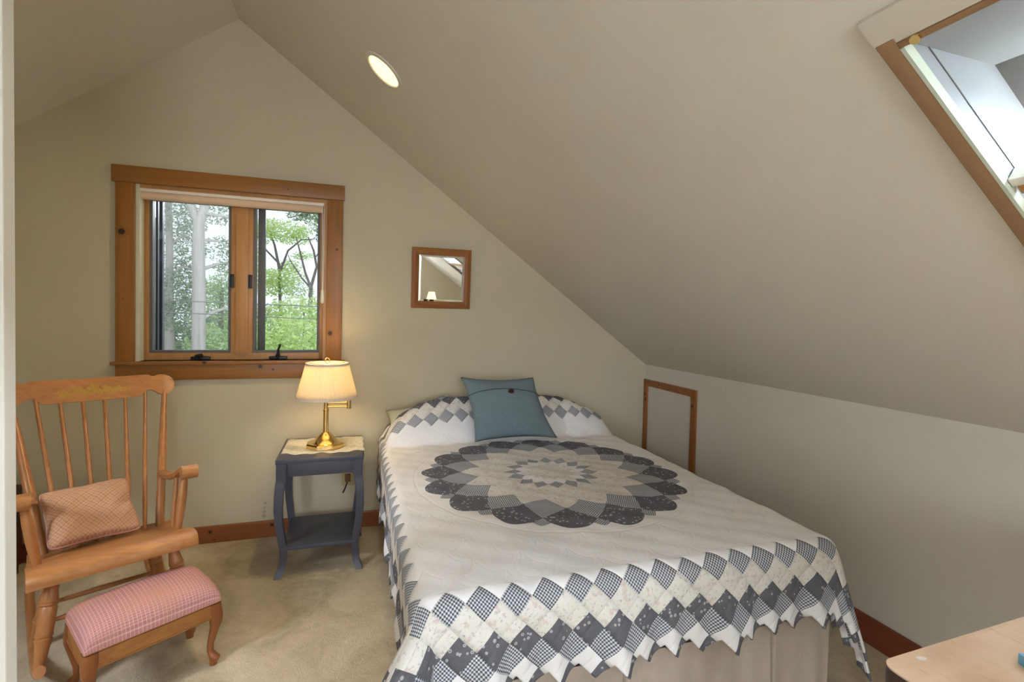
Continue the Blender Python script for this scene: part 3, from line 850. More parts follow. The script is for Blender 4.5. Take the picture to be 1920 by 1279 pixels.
mb.build('stencil', m_gold, crest, smooth=False, recalc=True)
# arms
for sgn in (1, -1):
    ax = .236
    A = [rc(sgn*(WB+.03), -.075, .215), rc(sgn*(WB+.036), -.02, .203), rc(sgn*(ax-.010), .06, .197), rc(sgn*(ax), .13, .205), rc(sgn*(ax+.006), .19, .222), rc(sgn*(ax+.008), .232, .226)]
    mb = MB(); rows = []
    for i, p in enumerate(A):
        d = (A[min(i+1, 5)]-A[max(i-1, 0)]).normalized(); sd = d.cross(UP).normalized(); upv = sd.cross(d)
        hw = (.018, .020, .022, .024, .026, .026)[i]; hh = .013
        rows.append([mb.bm.verts.new(p+sd*a*hw+upv*b_*hh) for a, b_ in ((-1,-.6),(-.7,-1),(.7,-1),(1,-.6),(1,.6),(.7,1),(-.7,1),(-1,.6))])
    for a, b_ in zip(rows, rows[1:]):
        for k in range(8): mb.bm.faces.new((a[k], a[(k+1)%8], b_[(k+1)%8], b_[k]))
    mb.bm.faces.new(rows[0]); mb.bm.faces.new(rows[-1][::-1])
    # scrolled knuckle at the arm's front
    kc = rc(sgn*(ax+.008), .236, .210)
    mb.tube([kc-ex*.028, kc+ex*.028], [.027, .027], 20)
    arm = mb.build('arm_rest', m_maple, ch, angle=35)
    mb = MB(); t0, t1 = rc(sgn*(ax-.004), .216, .195), rc(sgn*.203, .20, -.006)
    dv = (t1-t0)
    mb.tube([t0, t0+dv*.3, t0+dv*.6, t1], [.016, .0215, .0215, .0165], 14, True, .72).build('arm_post', m_maple_v, ch)
    MB().tube([rc(sgn*(ax-.012), .12, .197), rc(sgn*.203, .105, -.006)], [.0085, .0095], 10).build('arm_spindle', m_maple_v, ch)
# runners and turned legs
def runner_h(f): return -.354+.59*(f-.056)**2
RXO = .205
for sgn in (1, -1):
    fsr = [-.46+.79*i/24 for i in range(25)]
    MB().tube([rc(sgn*RXO, f, runner_h(f)) for f in fsr], [.016]*25, 12, True, 1.15).build('runner', m_maple_v, ch)
def leg(x0, f0, x1, f1):
    a = rc(x0, f0, -.035); b_ = rc(x1, f1, runner_h(f1)+.008)
    ts = [(0,.013),(.10,.016),(.26,.0225),(.30,.0245),(.315,.021),(.335,.0245),(.35,.021),(.37,.0235),(.5,.0235),(.62,.0225),(.66,.0245),(.675,.020),(.695,.0245),(.72,.021),(.85,.017),(1,.0135)]
    return MB().tube([a.lerp(b_, t) for t, r in ts], [r for t, r in ts], 16), a, b_
LG = {}
for nm, x0, f0, x1, f1 in (('fr',.165,.27,.205,.285),('fl',-.165,.27,-.205,.285),('br',.14,.03,.205,-.10),('bl',-.14,.03,-.205,-.10)):
    mb, a, b_ = leg(x0, f0, x1, f1); LG[nm] = (a, b_); mb.build('leg', m_maple_v, ch, angle=60)
def lp(n, t): return LG[n][0].lerp(LG[n][1], t)
for p, q_ in ((lp('fl', .52), lp('fr', .52)), (lp('fl', .6), lp('bl', .55)), (lp('fr', .6), lp('br', .55)), (lp('bl', .5), lp('br', .5))):
    d = q_-p; MB().tube([p, p+d*.25, p+d*.5, p+d*.75, q_], [.0065, .009, .0105, .009, .0065], 10).build('stretcher', m_maple_v, ch)

# plaid cushion on the chair
def plaid(name, size, rot, base, c1, c2, c3, blob):
    m = MAT(name, .92, .08); co = m.coord('UV')
    x, y, _ = m.xyz(m.mapping(co, (1/size, 1/size, 1), (0, 0, rot)))
    fx, fy = x.fract(), y.fract()
    st = fx.lt(.16)._m('ADD', fy.lt(.16)).min(1.6)
    base_ = m.mix(((x*.5).fract().lt(.5)._m('ADD', (y*.5).fract().lt(.5)))*.5, base, c2)
    c = m.mix(st*.62, base_, c1)
    c = m.mix(((m.noise(co, 5, 1)-.5)*3.5).max(0).min(.85), c, c3) if blob else c
    m.col(m.mix(m.noise(co, 900, 1)*.35, c, c2))
    m.bump(fx.lt(.16)*.4 + m.noise(co, 500, 1)*.7, .12, .002)
    return m.m
m_cplaid = plaid('tan_plaid', .0105, PI/4+.15, (.52,.285,.17), (.72,.53,.37), (.44,.235,.15), (.55,.30,.24), False)
m_pip = plain('pink_piping', (.50,.25,.20), .9)
cu = thing('plaid_cushion', 'small tan and pink plaid cushion sitting on the rocking chair', 'cushion', (-.93, -.79, .38))
CBL, CBR, CTR, CTL = rc(-.176, .115, .016), rc(.112, .080, .012), rc(.082, -.035, .228), rc(-.196, -.03, .222)
wr2 = lambda s, t: .008*math.sin(7*s+8*t+.5)*math.sin(9*t-5*s+2) + .003*math.sin(23*s-19*t) - .014*math.exp(-((t-.62)/.05)**2)*smooth01((.35-s)/.35) - .010*math.exp(-((t-.52-.25*(s-1))/.05)**2)*smooth01((s-.6)/.4)
mb, pfc, nc = cushion_mesh(CBL, CBR, CTR, CTL, .105, 48, .10, .40, wr2, .17)
mb.build('cushion_cover', m_cplaid, cu, angle=180)
per = [(i/30, 0) for i in range(30)] + [(1, i/30) for i in range(30)] + [(1-i/30, 1) for i in range(30)] + [(0, 1-i/30) for i in range(31)]
MB().tube([pfc(s, t) for s, t in per], .0035, 8, False).build('piping', m_pip, cu)

# ------------------------------------------------------------------ footstool
TX, TY, TTH, TA, TB, TH = -.673, -1.046, .592, .190, .131, .238
tx = Vector((math.cos(TTH), math.sin(TTH), 0)); ty = Vector((-math.sin(TTH), math.cos(TTH), 0))
def tp_(x, y, z): return Vector((TX, TY, z)) + tx*x + ty*y
fsn = thing('footstool', 'low footstool with a pink checked cushion in front of the rocking chair', 'footstool', (TX, TY, 0))
m_tplaid = plaid('pink_check', .0118, 0, (.50,.215,.195), (.74,.52,.46), (.41,.185,.18), (.50,.25,.165), True)
mb = MB(); NX, NY = 56, 36
def stool_cush(s, t):
    x = math.sin((s-.5)*PI)*.35+(s-.5)*2*.65; y = math.sin((t-.5)*PI)*.6+(t-.5)*2*.4
    e = (1-abs(x)**9)*(1-abs(y)**4.5)
    z = TH-.006 + .066*max(0, e)**.40 + .019*(1-x*x)*(1-y*y)
    k = .975 + .03*max(0, e)**.3
    return tp_(x*(TA+.006)*k, y*(TB+.006)*k, z)
mb.grid(NX, NY, stool_cush, lambda s, t: ((s-.5)*(2*TA+.10), (t-.5)*(2*TB+.13)))
mb.build('cushion', m_tplaid, fsn, angle=180)
MB().prism([(-1,-1),(1,-1),(1,1),(-1,1)], lambda a, b_: tp_(a*(TA-.004), b_*(TB-.004), TH-.003), lambda a, b_: tp_(a*(TA-.004), b_*(TB-.004), TH-.0125)).build('seat_board', m_stool, fsn, smooth=False)
for (a, b_, nx) in ((0,-1,1),(0,1,1),(1,0,0),(-1,0,0)):
    mb = MB()
    if nx:
        mb.obox(tp_(-TA+.022, b_*(TB-.008)-.007, TH-.062), tx*(2*TA-.044), ty*.014, ez*.050, .002)
        for zz in (.058, .050): mb.obox(tp_(-TA+.022, b_*(TB-.008)-.0095, TH-zz-.004), tx*(2*TA-.044), ty*.019, ez*.004, .0015)
    else:
        mb.obox(tp_(a*(TA-.008)-.007, -TB+.022, TH-.062), tx*.014, ty*(2*TB-.044), ez*.050, .002)
        for zz in (.058, .050): mb.obox(tp_(a*(TA-.008)-.0095, -TB+.022, TH-zz-.004), tx*.019, ty*(2*TB-.044), ez*.004, .0015)
    mb.build('apron_rail', m_stool, fsn)
def cab_leg(a, b_):
    # cabriole: square knee block, S curve, pad foot
    prof = [(TH-.012,.0,.021),(TH-.03,.003,.021),(TH-.055,.008,.0205),(TH-.08,.009,.0185),(TH-.105,.005,.015),(.10,-.003,.0125),(.075,-.009,.0108),(.052,-.010,.0108),(.038,-.003,.0135),(.026,.005,.0175),(.016,.004,.0150),(.010,.001,.0125),(.0,.001,.0125)]
    mb = MB(); rows = []
    for z, o, r in prof:
        c = tp_(a*(TA-.019)+a*o*.7, b_*(TB-.019)+b_*o*.7, z)
        sq = 4.0 if z > .15 else 2.4
        ring_ = []
        for k in range(20):
            t = 2*PI*k/20; cx, cy = math.cos(t), math.sin(t)
            rr = r/((abs(cx)**sq+abs(cy)**sq)**(1/sq))
            ring_.append(mb.bm.verts.new(c+tx*cx*rr+ty*cy*rr))
        rows.append(ring_)
    for p, q_ in zip(rows, rows[1:]):
        for k in range(20): mb.bm.faces.new((p[k], p[(k+1)%20], q_[(k+1)%20], q_[k]))
    mb.bm.faces.new(rows[0]); mb.bm.faces.new(rows[-1][::-1])
    mb.build('leg', m_stool_l, fsn, angle=50)
for a in (-1, 1):
    for b_ in (-1, 1): cab_leg(a, b_)

# ------------------------------------------------------------------ nightstand
NX0, NY0, NA, NB, NH = -.145, -.300, .200, .205, .572
ns = thing('nightstand', 'blue grey painted nightstand with curved legs between chair and bed', 'nightstand', (NX0, NY0, 0))
MB().box(NX0-NA, NX0+NA, NY0-NB, NY0+NB, NH-.022, NH, .004).build('tabletop', m_night, ns)
for sx in (0, 1):
    x = NX0+(NA-.034)*(1 if sx else -1)
    MB().box(x-.008, x+.008, NY0-NB+.03, NY0+NB-.03, NH-.088, NH-.022, .002).build('apron_rail', m_night, ns)
for y in (NY0-NB+.022, NY0+NB-.022):
    MB().box(NX0-NA+.04, NX0+NA-.04, y-.008, y+.008, NH-.088, NH-.022, .002).build('apron_rail', m_night, ns)
def ns_leg(sx, sy):
    prof = [(NH-.022,.0,.023),(NH-.09,.0,.023),(NH-.095,.001,.021),(.45,.006,.0205),(.40,.010,.020),(.33,.012,.019),(.26,.008,.0175),(.19,-.001,.0165),(.13,-.009,.016),(.08,-.010,.016),(.04,-.003,.0165),(.015,.007,.0165),(0,.013,.0165)]
    mb = MB(); rows = []
    for z, o, r in prof:
        cx, cy = NX0+sx*(NA-.026+o), NY0+sy*(NB-.026+o*.9)
        rows.append([mb.bm.verts.new((cx+a*r, cy+b_*r, z)) for a, b_ in ((-1,-1),(1,-1),(1,1),(-1,1))])
    for p, q_ in zip(rows, rows[1:]):
        for k in range(4): mb.bm.faces.new((p[k], p[(k+1)%4], q_[(k+1)%4], q_[k]))
    mb.bm.faces.new(rows[0]); mb.bm.faces.new(rows[-1][::-1])
    bmesh.ops.bevel(mb.bm, geom=[e for e in mb.bm.edges if abs((e.verts[0].co-e.verts[1].co).normalized().z) > .7], offset=.003, segments=2, affect='EDGES')
    mb.build('leg', m_night, ns, angle=35)
for sx in (-1, 1):
    for sy in (-1, 1): ns_leg(sx, sy)
MB().box(NX0-NA+.030, NX0+NA-.030, NY0-NB+.012, NY0+NB-.030, .128, .146, .003).build('shelf', m_night, ns)

# doily
m_lace = MAT('ivory_crochet', .95, .05); co = m_lace.coord()
vd = E(m_lace.nt, m_lace.voro(m_lace.mapping(co, (110,110,110)), 1))
m_lace.col(m_lace.mix((vd-.25).max(0).min(1), (.72,.67,.56), (.48,.43,.34))); m_lace.bump(vd, .6, .003); m_lace = m_lace.m
mb = MB()
def doily(s, t):
    x = NX0-NA+.012+s*(2*NA+.052)
    sc_ = .010*math.sin(s*34)+.008*math.sin(s*17+1)
    yf = NY0-NB+.095+sc_-.02*math.sin(s*3.0); yb = NY0+NB-.03+.008*math.sin(s*30)
    y = yf+(yb-yf)*t; z = NH+.0022+.0012*math.sin(s*50)*math.sin(t*40)
    xe = NX0+NA+.0035; over = x-xe
    if over > 0: x, z = xe+.002+.003*math.sin(t*18), z-over*1.0-.012*abs(math.sin(t*14))*min(1, over/.04)
    return Vector((x, y, z))
mb.grid(90, 40, doily)
do = mb.build('doily', m_lace, angle=180, origin=(NX0, NY0, NH)); tag(do, 'ivory crocheted doily under the brass lamp on the nightstand', 'doily')
dm = do.modifiers.new('thickness', 'SOLIDIFY'); dm.thickness = .0016; dm.offset = -1

# ------------------------------------------------------------------ swing-arm table lamp
LX, LY, LZ = -.132, -.305, NH+.0045
la = thing('table_lamp', 'brass swing-arm lamp with pleated cream shade lit on the nightstand', 'lamp', (LX, LY, LZ))
mb = MB(); bm = mb.bm
def octa(r, z): return [bm.verts.new((LX+r*math.cos(PI/8+k*PI/4), LY+r*math.sin(PI/8+k*PI/4), LZ+z)) for k in range(8)]
rows = [octa(.099, 0), octa(.099, .016), octa(.092, .021), octa(.078, .021)]
for p, q_ in zip(rows, rows[1:]):
    for k in range(8): bm.faces.new((p[k], p[(k+1)%8], q_[(k+1)%8], q_[k]))
bm.faces.new(rows[0][::-1]); bm.faces.new(rows[-1])
mb.build('lamp_base', m_brass, la, angle=25)
MB().lathe([(.070,.021),(.062,.026),(.050,.040),(.036,.056),(.024,.066),(.018,.072)], (LX, LY, LZ), 40).build('base_dome', m_brass, la)
MB().lathe([(.0135,.068),(.0135,.185),(.016,.187),(.016,.192),(.011,.194),(.011,.235)], (LX, LY, LZ), 24).build('column', m_brass, la)
z1_, z2_ = LZ+.205, LZ+.226
mb = MB().tube([(LX, LY, z1_), (LX+.112, LY-.004, z1_)], .0058, 12).tube([(LX, LY, z2_), (LX+.112, LY-.004, z2_)], .0058, 12)
mb.lathe([(.0115, z1_-.012), (.0115, z2_+.014)], (LX+.113, LY-.004, 0), 16)
mb.build('swing_arm', m_brass, la)
MB().lathe([(.012,.230),(.020,.238),(.021,.270),(.014,.285),(.014,.30)], (LX, LY, LZ), 24).build('socket', m_brass, la)
SZ0, SZ1, R0, R1 = .835, 1.008, .150, .106
m_shade = bpy.data.materials.new('pleated_shade_cloth'); m_shade.use_nodes = True; nt = m_shade.node_tree; nt.nodes.clear()
o = nt.nodes.new('ShaderNodeOutputMaterial'); mx = nt.nodes.new('ShaderNodeMixShader'); df = nt.nodes.new('ShaderNodeBsdfDiffuse'); tl = nt.nodes.new('ShaderNodeBsdfTranslucent')
nz = nt.nodes.new('ShaderNodeTexNoise'); nz.inputs['Scale'].default_value = 60
df.inputs[0].default_value = (.80,.72,.58,1); tl.inputs[0].default_value = (.90,.78,.55,1); mx.inputs[0].default_value = .45
nt.links.new(df.outputs[0], mx.inputs[1]); nt.links.new(tl.outputs[0], mx.inputs[2]); nt.links.new(mx.outputs[0], o.inputs[0])
pleat = lambda t: 1+.010*math.sin(t*96)
mb = MB(); mb.lathe([(R0+(R1-R0)*k/6, SZ0+(SZ1-SZ0)*k/6) for k in range(7)], (LX+.004, LY, 0), 384, rfun=pleat, cap=False)
sh = mb.build('lamp_shade', m_shade, la, angle=180)
sm = sh.modifiers.new('thickness', 'SOLIDIFY'); sm.thickness = .0015
m_trim = plain('shade_trim', (.60,.50,.42), .85)
MB().lathe([(R0+.0005,SZ0-.005),(R0+.0035,SZ0-.004),(R0+.002,SZ0+.007),(R0-.001,SZ0+.007)], (LX+.004, LY, 0), 64, cap=False).build('shade_trim', m_trim, sh)
MB().lathe([(R1-.001,SZ1-.007),(R1+.002,SZ1-.007),(R1+.0018,SZ1+.004),(R1-.001,SZ1+.004)], (LX+.004, LY, 0), 64, cap=False).build('shade_trim', m_trim, sh)
mb = MB(); hz = SZ1+.002
for k in range(3):
    t = 2*PI*k/3+.6; mb.tube([(LX+.004, LY, hz-.012), (LX+.004+(R1-.003)*math.cos(t), LY+(R1-.003)*math.sin(t), hz-.004)], .0016, 6)
mb.tube([(LX+.004, LY, LZ+.29), (LX-.045, LY, .89), (LX-.045, LY, .96), (LX+.004, LY, hz-.012)], .0016, 6)
mb.tube([(LX+.004, LY, LZ+.29), (LX+.053, LY, .89), (LX+.053, LY, .96), (LX+.004, LY, hz-.012)], .0016, 6)
mb.build('shade_harp', m_brass, la)
pts = [(LX+.004+.011*math.sin(2*PI*k/16), LY, hz+.013-.013*math.cos(2*PI*k/16)*1.15) for k in range(17)]
MB().tube(pts, .0022, 8, False).build('finial_loop', m_brass, la)
bm_ = MB().lathe([(.0005,.885),(.012,.89),(.018,.91),(.026,.94),(.027,.955),(.02,.972),(.0005,.98)], (LX+.004, LY, 0), 20)
m_hot = bpy.data.materials.new('lit_bulb'); m_hot.use_nodes = True; _b = m_hot.node_tree.nodes['Principled BSDF']
_b.inputs['Emission Color'].default_value = (1,.78,.42,1); _b.inputs['Emission Strength'].default_value = 30
bm_.build('bulb', m_hot, la)

# ------------------------------------------------------------------ desk, book, small lamp
DX0, DY1, DZ = .795, -2.463, .750
dk = thing('desk', 'worn wooden desk with dark edge, corner in the lower right foreground', 'desk', (1.35, -2.8, 0))
def rrect(x0, x1, y0, y1, r, n=6):
    pts = []
    for cx, cy, a0 in ((x1-r, y1-r, 0), (x0+r, y1-r, PI/2), (x0+r, y0+r, PI), (x1-r, y0+r, 1.5*PI)):
        for k in range(n+1): t = a0+PI/2*k/n; pts.append((cx+r*math.cos(t), cy+r*math.sin(t)))
    return pts
pr = rrect(DX0, 1.90, -3.06, DY1, .022)
sk_ = lambda x, y: (x, y+(x-DX0)*.03)
MB().prism(pr, lambda x, y: Vector((*sk_(x, y), DZ-.0025)), lambda x, y: Vector((*sk_(x, y), DZ))).build('desk_top', m_desk, dk, smooth=False)
MB().prism(pr, lambda x, y: Vector((*sk_(x, y), DZ-.030)), lambda x, y: Vector((*sk_(x, y), DZ-.0025))).build('edge_band', m_deskedge, dk, smooth=False)
for x in (DX0+.07, 1.83):
    for y in (-2.99, DY1-.06):
        MB().box(x-.024, x+.024, y-.024, y+.024, 0, DZ-.03, .003).build('leg', m_deskedge, dk)
MB().box(DX0+.09, 1.81, -2.99, DY1-.06, DZ-.11, DZ-.03).build('apron', m_deskedge, dk, smooth=False)
kc = Vector((.868, -2.471-.006, DZ))
MB().lathe([(.0005,.0004),(.0085,.0004),(.0085,0)], seg=20, T=lambda c: kc+Vector((c.x*.9+c.y*.2, c.y*.42-c.x*.30, c.z)), cap=False).build('heat_mark', plain('pale_mark', (.66,.60,.58), .3), dk)
bk = thing('book', 'small blue topped book lying on the desk by the right picture edge', 'book', (1.10, -2.56, DZ))
def bq(x, y, z): c = Vector((1.007, -2.531, DZ+.0005)); return c+Vector((1,-.4,0)).normalized()*x+Vector((-.4,-1,0)).normalized()*y+Vector((0,0,z))
MB().box(0,.13,0,.19,.002,.0145, T=lambda c: bq(c.x, c.y, c.z)).build('pages', plain('aged_pages', (.30,.20,.07), .8), bk, smooth=False)
MB().box(-.002,.132,-.002,.192,.0145,.0165, T=lambda c: bq(c.x, c.y, c.z)).box(-.002,.132,-.002,.192,0,.002, T=lambda c: bq(c.x, c.y, c.z)).box(-.0035,-.002,-.002,.192,0,.0165, T=lambda c: bq(c.x, c.y, c.z)).build('cover', plain('blue_cover', (.16,.42,.62), .4), bk, smooth=False)
# little lamp on the desk, seen only in the mirror
ml = thing('desk_lamp', 'small lit lamp with a cream shade on the desk, seen in the mirror', 'lamp', (.868, -2.75, DZ))
MB().lathe([(.045,.0005),(.045,.012),(.02,.022),(.010,.03),(.010,.31),(.006,.33)], (.868,-2.75,DZ), 24).build('lamp_base', m_brass, ml)
sh2 = MB().lathe([(.066,.33),(.036,.458)], (.868,-2.75,DZ), 40, cap=False).build('lamp_shade', m_shade, ml, angle=180)
MB().lathe([(.0005,.36),(.014,.375),(.014,.40),(.0005,.415)], (.868,-2.75,DZ), 16).build('bulb', m_hot, ml)

# dark low chest behind the rocking chair, cut off by the partition
cs = thing('storage_chest', 'dark mahogany low chest mostly hidden behind the left wall edge', 'chest', (-1.81, -.30, 0))
MB().box(-2.12, -1.505, -.50, -.10, .04, .40, .004).build('chest_body', m_maho, cs)
MB().box(-2.14, -1.495, -.515, -.095, .40, .42, .004).build('lid', m_maho, cs)
for x in (-2.10, -1.55):
    for y in (-.48, -.16): MB().box(x, x+.04, y, y+.04, 0, .04).build('foot', m_maho, cs, smooth=False)

# ------------------------------------------------------------------ outdoors
def leaf_mat(name, c0, c1):
    m = bpy.data.materials.new(name); m.use_nodes = True; nt = m.node_tree; nt.nodes.clear()
    o = nt.nodes.new('ShaderNodeOutputMaterial'); mx = nt.nodes.new('ShaderNodeMixShader'); d = nt.nodes.new('ShaderNodeBsdfDiffuse'); t = nt.nodes.new('ShaderNodeBsdfTranslucent')
    g = nt.nodes.new('ShaderNodeNewGeometry'); r = nt.nodes.new('ShaderNodeValToRGB')
    nt.links.new(g.outputs['Random Per Island'], r.inputs[0])
    r.color_ramp.elements[0].color = (*c0, 1); r.color_ramp.elements[1].color = (*c1, 1)
    nt.links.new(r.outputs[0], d.inputs[0]); nt.links.new(r.outputs[0], t.inputs[0]); mx.inputs[0].default_value = .5
    nt.links.new(d.outputs[0], mx.inputs[1]); nt.links.new(t.outputs[0], mx.inputs[2]); nt.links.new(mx.outputs[0], o.inputs[0]); return m
m_leaf_d = leaf_mat('dark_leaves', (.10,.17,.09), (.36,.46,.26))
m_leaf_m = leaf_mat('mid_leaves', (.30,.44,.20), (.60,.74,.38))
m_leaf_b = leaf_mat('bright_leaves', (.46,.62,.22), (.86,.95,.50))
m_bark = wood('pale_bark', (.22,.20,.175), (.44,.405,.36), 2, .9)
m_bark_d = wood('grey_bark', (.10,.085,.08), (.20,.17,.16), 2, .9)
struct(MB().box(-45, 45, .6, 70, -3.2, -3.0).build('ground', plain('lawn', (.16,.26,.07), .9), smooth=False))
rl = random.Random(11)
def leaves(mb, c, rx, ry, rz, n, sz):
    for _ in range(n):
        while True:
            p = Vector((rl.uniform(-1,1), rl.uniform(-1,1), rl.uniform(-1,1)))
            if p.length < 1: break
        p = Vector((c.x+p.x*rx, c.y+p.y*ry, c.z+p.z*rz))
        a = Vector((rl.gauss(0,1), rl.gauss(0,1), rl.gauss(0,.7))).normalized(); b_ = a.cross(Vector((rl.gauss(0,1), rl.gauss(0,1), rl.gauss(0,1)))).normalized()
        l_ = sz*rl.uniform(.7, 1.3); w_ = l_*.45
        mb.bm.faces.new([mb.bm.verts.new(q_) for q_ in (p-a*l_*.5, p+b_*w_*.5, p+a*l_*.5, p-b_*w_*.5)])
def limb(mb, pts, Y, r0, r1, jit=.0):
    P = [at(px, py, Y + (i*jit)) for i, (px, py) in enumerate(pts)]
    Q = []
    for i in range(len(P)-1):
        for k in range(3): Q.append(P[i].lerp(P[i+1], k/3))
    Q.append(P[-1]); n = len(Q)-1
    mb.tube(Q, [r0+(r1-r0)*i/n for i in range(n+1)], 8)
def root(Y, px, py): p = at(px, py, Y); return Vector((p.x, Y, -3.0))
def tree(name, label, cat, Y, base, limbs, clusters, bark, leafm, sz, group=None, k=1.0):
    p0 = at(*base, Y); o = thing(name, label, cat, (p0.x, Y, -3.0), group)
    if limbs:
        mb = MB(); first = limbs[0]
        mb.tube([Vector((p0.x, Y, -3.02)), Vector((p0.x, Y, -1.5)), p0], [first[1]*1.35, first[1]*1.1, first[1]], 10)
        for pts, r0, r1 in limbs: limb(mb, pts, Y, r0, r1, .06 if r0 < .08 else 0)
        mb.build('trunk', bark, o, angle=60)
    if clusters:
        mb = MB()
        for px, py, rx, rz, n, dy in clusters: leaves(mb, at(px, py, Y+dy), rx*k, max(rx, rz)*.8, rz*k, int(n*2.8), sz*.66*k)
        mb.build('foliage', leafm, o, smooth=False, recalc=False)
    return o
tree('tree', 'tall pale barked tree with forked trunk outside the left window pane', 'tree', 6.0, (372, 660),
     [([(372,660),(373,560),(372,470),(373,415)], .105, .085), ([(373,420),(362,395),(352,372),(345,340)], .065, .05), ([(373,420),(383,390),(388,360),(390,330)], .078, .06),
      ([(376,600),(400,585),(425,578),(450,572)], .035, .015), ([(378,505),(410,495),(440,492)], .03, .012), ([(380,450),(410,452),(440,470)], .025, .01), ([(384,400),(415,405),(440,412)], .03, .012)],
     [(420,395,.5,.28,240,.5),(425,470,.4,.25,120,.3),(430,500,.3,.12,60,.2),(395,600,.2,.06,30,.2)], m_bark, m_leaf_d, .085, 'trees outside the window')
tree('tree', 'dark leaved tree left of the pale forked trunk outside', 'tree', 8.5, (318, 640),
     [([(318,660),(317,560),(318,470),(316,380)], .09, .06), ([(318,520),(340,500),(360,505)], .03, .012), ([(318,460),(345,440),(362,450)], .03, .012)],
     [(325,400,.45,.5,330,0),(340,470,.5,.5,380,.4),(325,550,.5,.55,420,0),(352,530,.35,.5,300,.6),(345,590,.5,.4,380,0),(358,420,.3,.4,160,.5)], m_bark, m_leaf_d, .10, 'trees outside the window')
tree('tree', 'leafy tree low behind the pale trunk, right of it in the left pane', 'tree', 11, (415, 660),
     [([(415,660),(414,600),(416,540)], .08, .04)], [(412,560,.55,.45,420,0),(430,530,.4,.4,260,0),(410,610,.6,.4,420,0),(395,545,.3,.4,160,.3)], m_bark_d, m_leaf_m, .11, 'trees outside the window')
tree('tree', 'bare thin forked tree near the right edge of the right pane', 'tree', 14, (583, 620),
     [([(583,620),(582,560),(583,535)], .075, .06), ([(583,538),(594,500),(588,470),(578,445)], .05, .02), ([(583,540),(572,510),(562,470),(555,445)], .045, .015), ([(582,540),(565,520),(545,490),(540,478)], .03, .01), ([(590,485),(600,470),(606,455)], .02, .01)],
     [(592,420,.3,.25,60,0),(565,545,.4,.25,90,0)], m_bark_d, m_leaf_m, .11, 'trees outside the window')
tree('tree', 'bright leaved tree behind the dark outer sash edge, right pane', 'tree', 15.5, (528, 640),
     [([(528,640),(525,560),(524,500)], .055, .04), ([(524,505),(515,460),(508,440)], .05, .02), ([(525,510),(540,470),(565,450),(590,448)], .04, .012), ([(524,495),(500,470),(480,440),(470,425)], .035, .012)],
     [(525,430,.75,.28,330,0),(545,448,.6,.16,160,.3),(500,425,.4,.25,160,.3),(525,520,.7,.25,420,0),(515,540,.65,.25,380,.2),(545,500,.3,.2,110,.2),(480,500,.25,.6,160,0),(560,435,.4,.15,90,0),(490,440,.3,.3,160,0),(570,480,.35,.12,70,.2)], m_bark_d, m_leaf_b, .11, 'trees outside the window', 1.27)
tree('tree', 'dark twig of leaves hanging at the top of the right pane', 'tree', 5.5, (640, 640),
     [([(640,640),(640,500),(638,395)], .07, .05), ([(638,400),(605,398),(570,402),(540,408)], .02, .006)],
     [(590,405,.30,.14,120,0),(600,440,.10,.18,45,0),(560,405,.2,.08,50,0),(605,425,.14,.2,60,0)], m_bark_d, m_leaf_d, .075, 'trees outside the window')
bushes = [('broad yellow-green shrub filling the foot of the right pane', 545, 640, 9.5, 1.0, .62, 2600, m_leaf_b), ('rounded green shrub behind the wires in the right pane', 570, 585, 11.8, 1.05, .45, 1700, m_leaf_b),
          ('olive shrub behind the middle post of the window', 480, 610, 13.4, .9, .62, 1700, m_leaf_m), ('green shrub at the foot of the pale trunk, left pane', 410, 648, 8.5, .65, .36, 1300, m_leaf_m),
          ('dark green shrub at the lower left of the left pane', 325, 640, 9.5, .8, .42, 1500, m_leaf_d), ('distant hedge bush low between the trunks, left pane', 425, 615, 15, 1.1, .5, 1100, m_leaf_b)]
for lab, px, py, Y, rx, rz, n, mt in bushes:
    p = at(px, py, Y); o = thing('shrub', lab, 'shrub', (p.x, Y, -3.0), 'shrubs outside the window')
    mb = MB(); leaves(mb, p, rx, .7, rz, n, .10); leaves(mb, p-Vector((0,0,1.1)), rx*1.1, .8, 1.0, n//2, .14)
    mb.build('foliage', mt, o, smooth=False, recalc=False)
    MB().tube([(p.x, Y, -3.01), (p.x, Y, -1.8), (p.x, Y, p.z)], [.05, .04, .02], 8).build('stem', m_bark_d, o)
hg = thing('hedge', 'long green hedgerow in the distance behind all the trees and shrubs outside', 'hedge', (-7, 24, -3.0))
mb = MB()
for i in range(26):
    leaves(mb, Vector((-24+i*1.35, 24+rl.uniform(-.6, .6), -.6+rl.uniform(-.3, .3))), 1.2, .9, 2.3+rl.uniform(-.5, .4), 420, .27)
mb.build('foliage', m_leaf_m, hg, smooth=False, recalc=False)
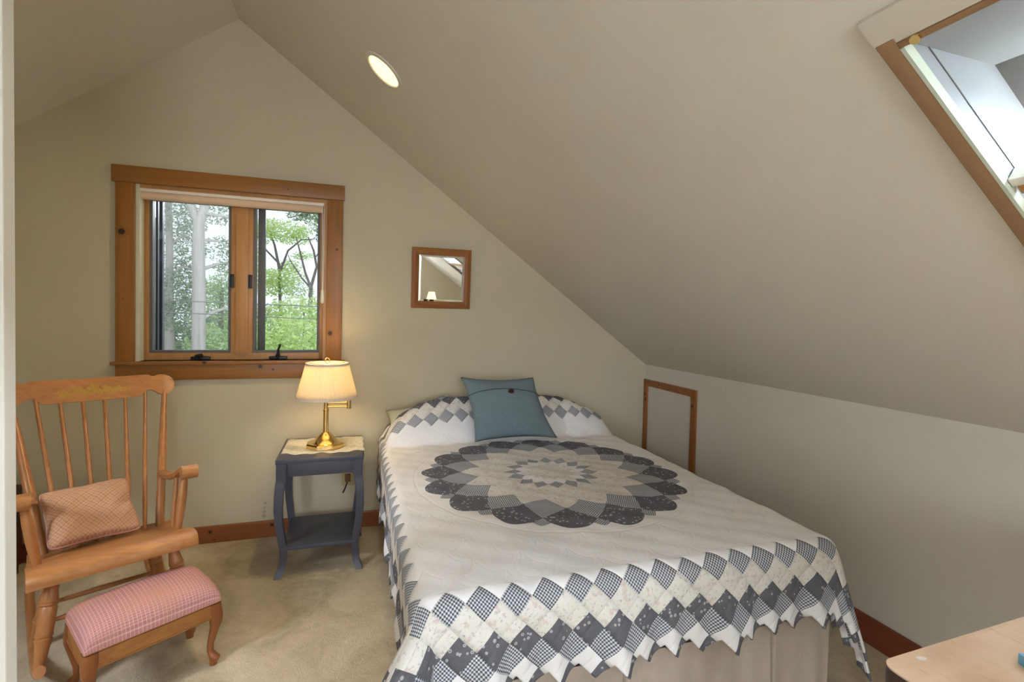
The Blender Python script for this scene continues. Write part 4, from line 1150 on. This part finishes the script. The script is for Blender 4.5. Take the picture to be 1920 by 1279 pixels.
for lab, pa, pb in (('upper utility wire crossing the view outside the window', (300, 563), (620, 576)), ('lower utility wire crossing the view outside the window', (300, 585), (620, 600))):
    a, b_ = at(*pa, 4.6), at(*pb, 4.6); d = b_-a; a = a-d*2; d = b_-a
    o = MB().tube([a, a+d*.5, b_+d*.6], .006, 6).build('utility_wire', m_gask, origin=a); tag(o, lab, 'wire', 'utility wires outside')

# ------------------------------------------------------------------ light
wd = bpy.data.worlds.new('sky'); SC.world = wd; wd.use_nodes = True
bg = wd.node_tree.nodes['Background']; bg.inputs[0].default_value = (.82, .91, 1.0, 1); bg.inputs[1].default_value = .46
def portal(name, loc, normal, sx, sy, energy=None, color=(1,1,1)):
    L = bpy.data.lights.new(name, 'AREA'); L.shape = 'RECTANGLE'; L.size = sx; L.size_y = sy
    o = bpy.data.objects.new(name, L); C.objects.link(o); o.location = loc
    o.rotation_euler = Vector(normal).to_track_quat('-Z', 'Y').to_euler()
    if energy is None: L.cycles.is_portal = True
    else: L.energy = energy; L.color = color
    return o
portal('daylight_gable_window', ((WX0+WX1)/2, .55, 2.15), (0,-.8,-.6), .9, .7, 8, (.86,.94,1))
portal('daylight_skylight', slope(2.23, -2.875, -2.0), NI, 3.0, 3.0, 950, (.72,.85,1))
portal('added_fill_rear', slope(.85, -4.5, -.6), NI, 1.2, 1.2, 120, (.76,.87,1))  # fill lamp above the added rear skylight
portal('added_fill_left', slope_l(1.75, -2.65, -.6), NLft, 1.2, 1.2, 100, (.80,.89,1))  # fill lamp above the added left skylight, lifts chair and left gable
portal('added_fill_front', ((FWX0+FWX1)/2, YF-.25, 1.35), (0,1,0), 1.1, 1.2, 26, (.80,.90,1))  # fill lamp outside the added front window

SC.view_settings.view_transform = 'Standard'; SC.view_settings.look = 'None'
SC.view_settings.gamma = 1; SC.view_settings.use_curve_mapping = False
SC.view_settings.exposure = 1.42
SC.cycles.max_bounces = 10; SC.cycles.diffuse_bounces = 6; SC.cycles.transparent_max_bounces = 16
SC.cycles.sample_clamp_indirect = 6
SC.cycles.use_denoising = True
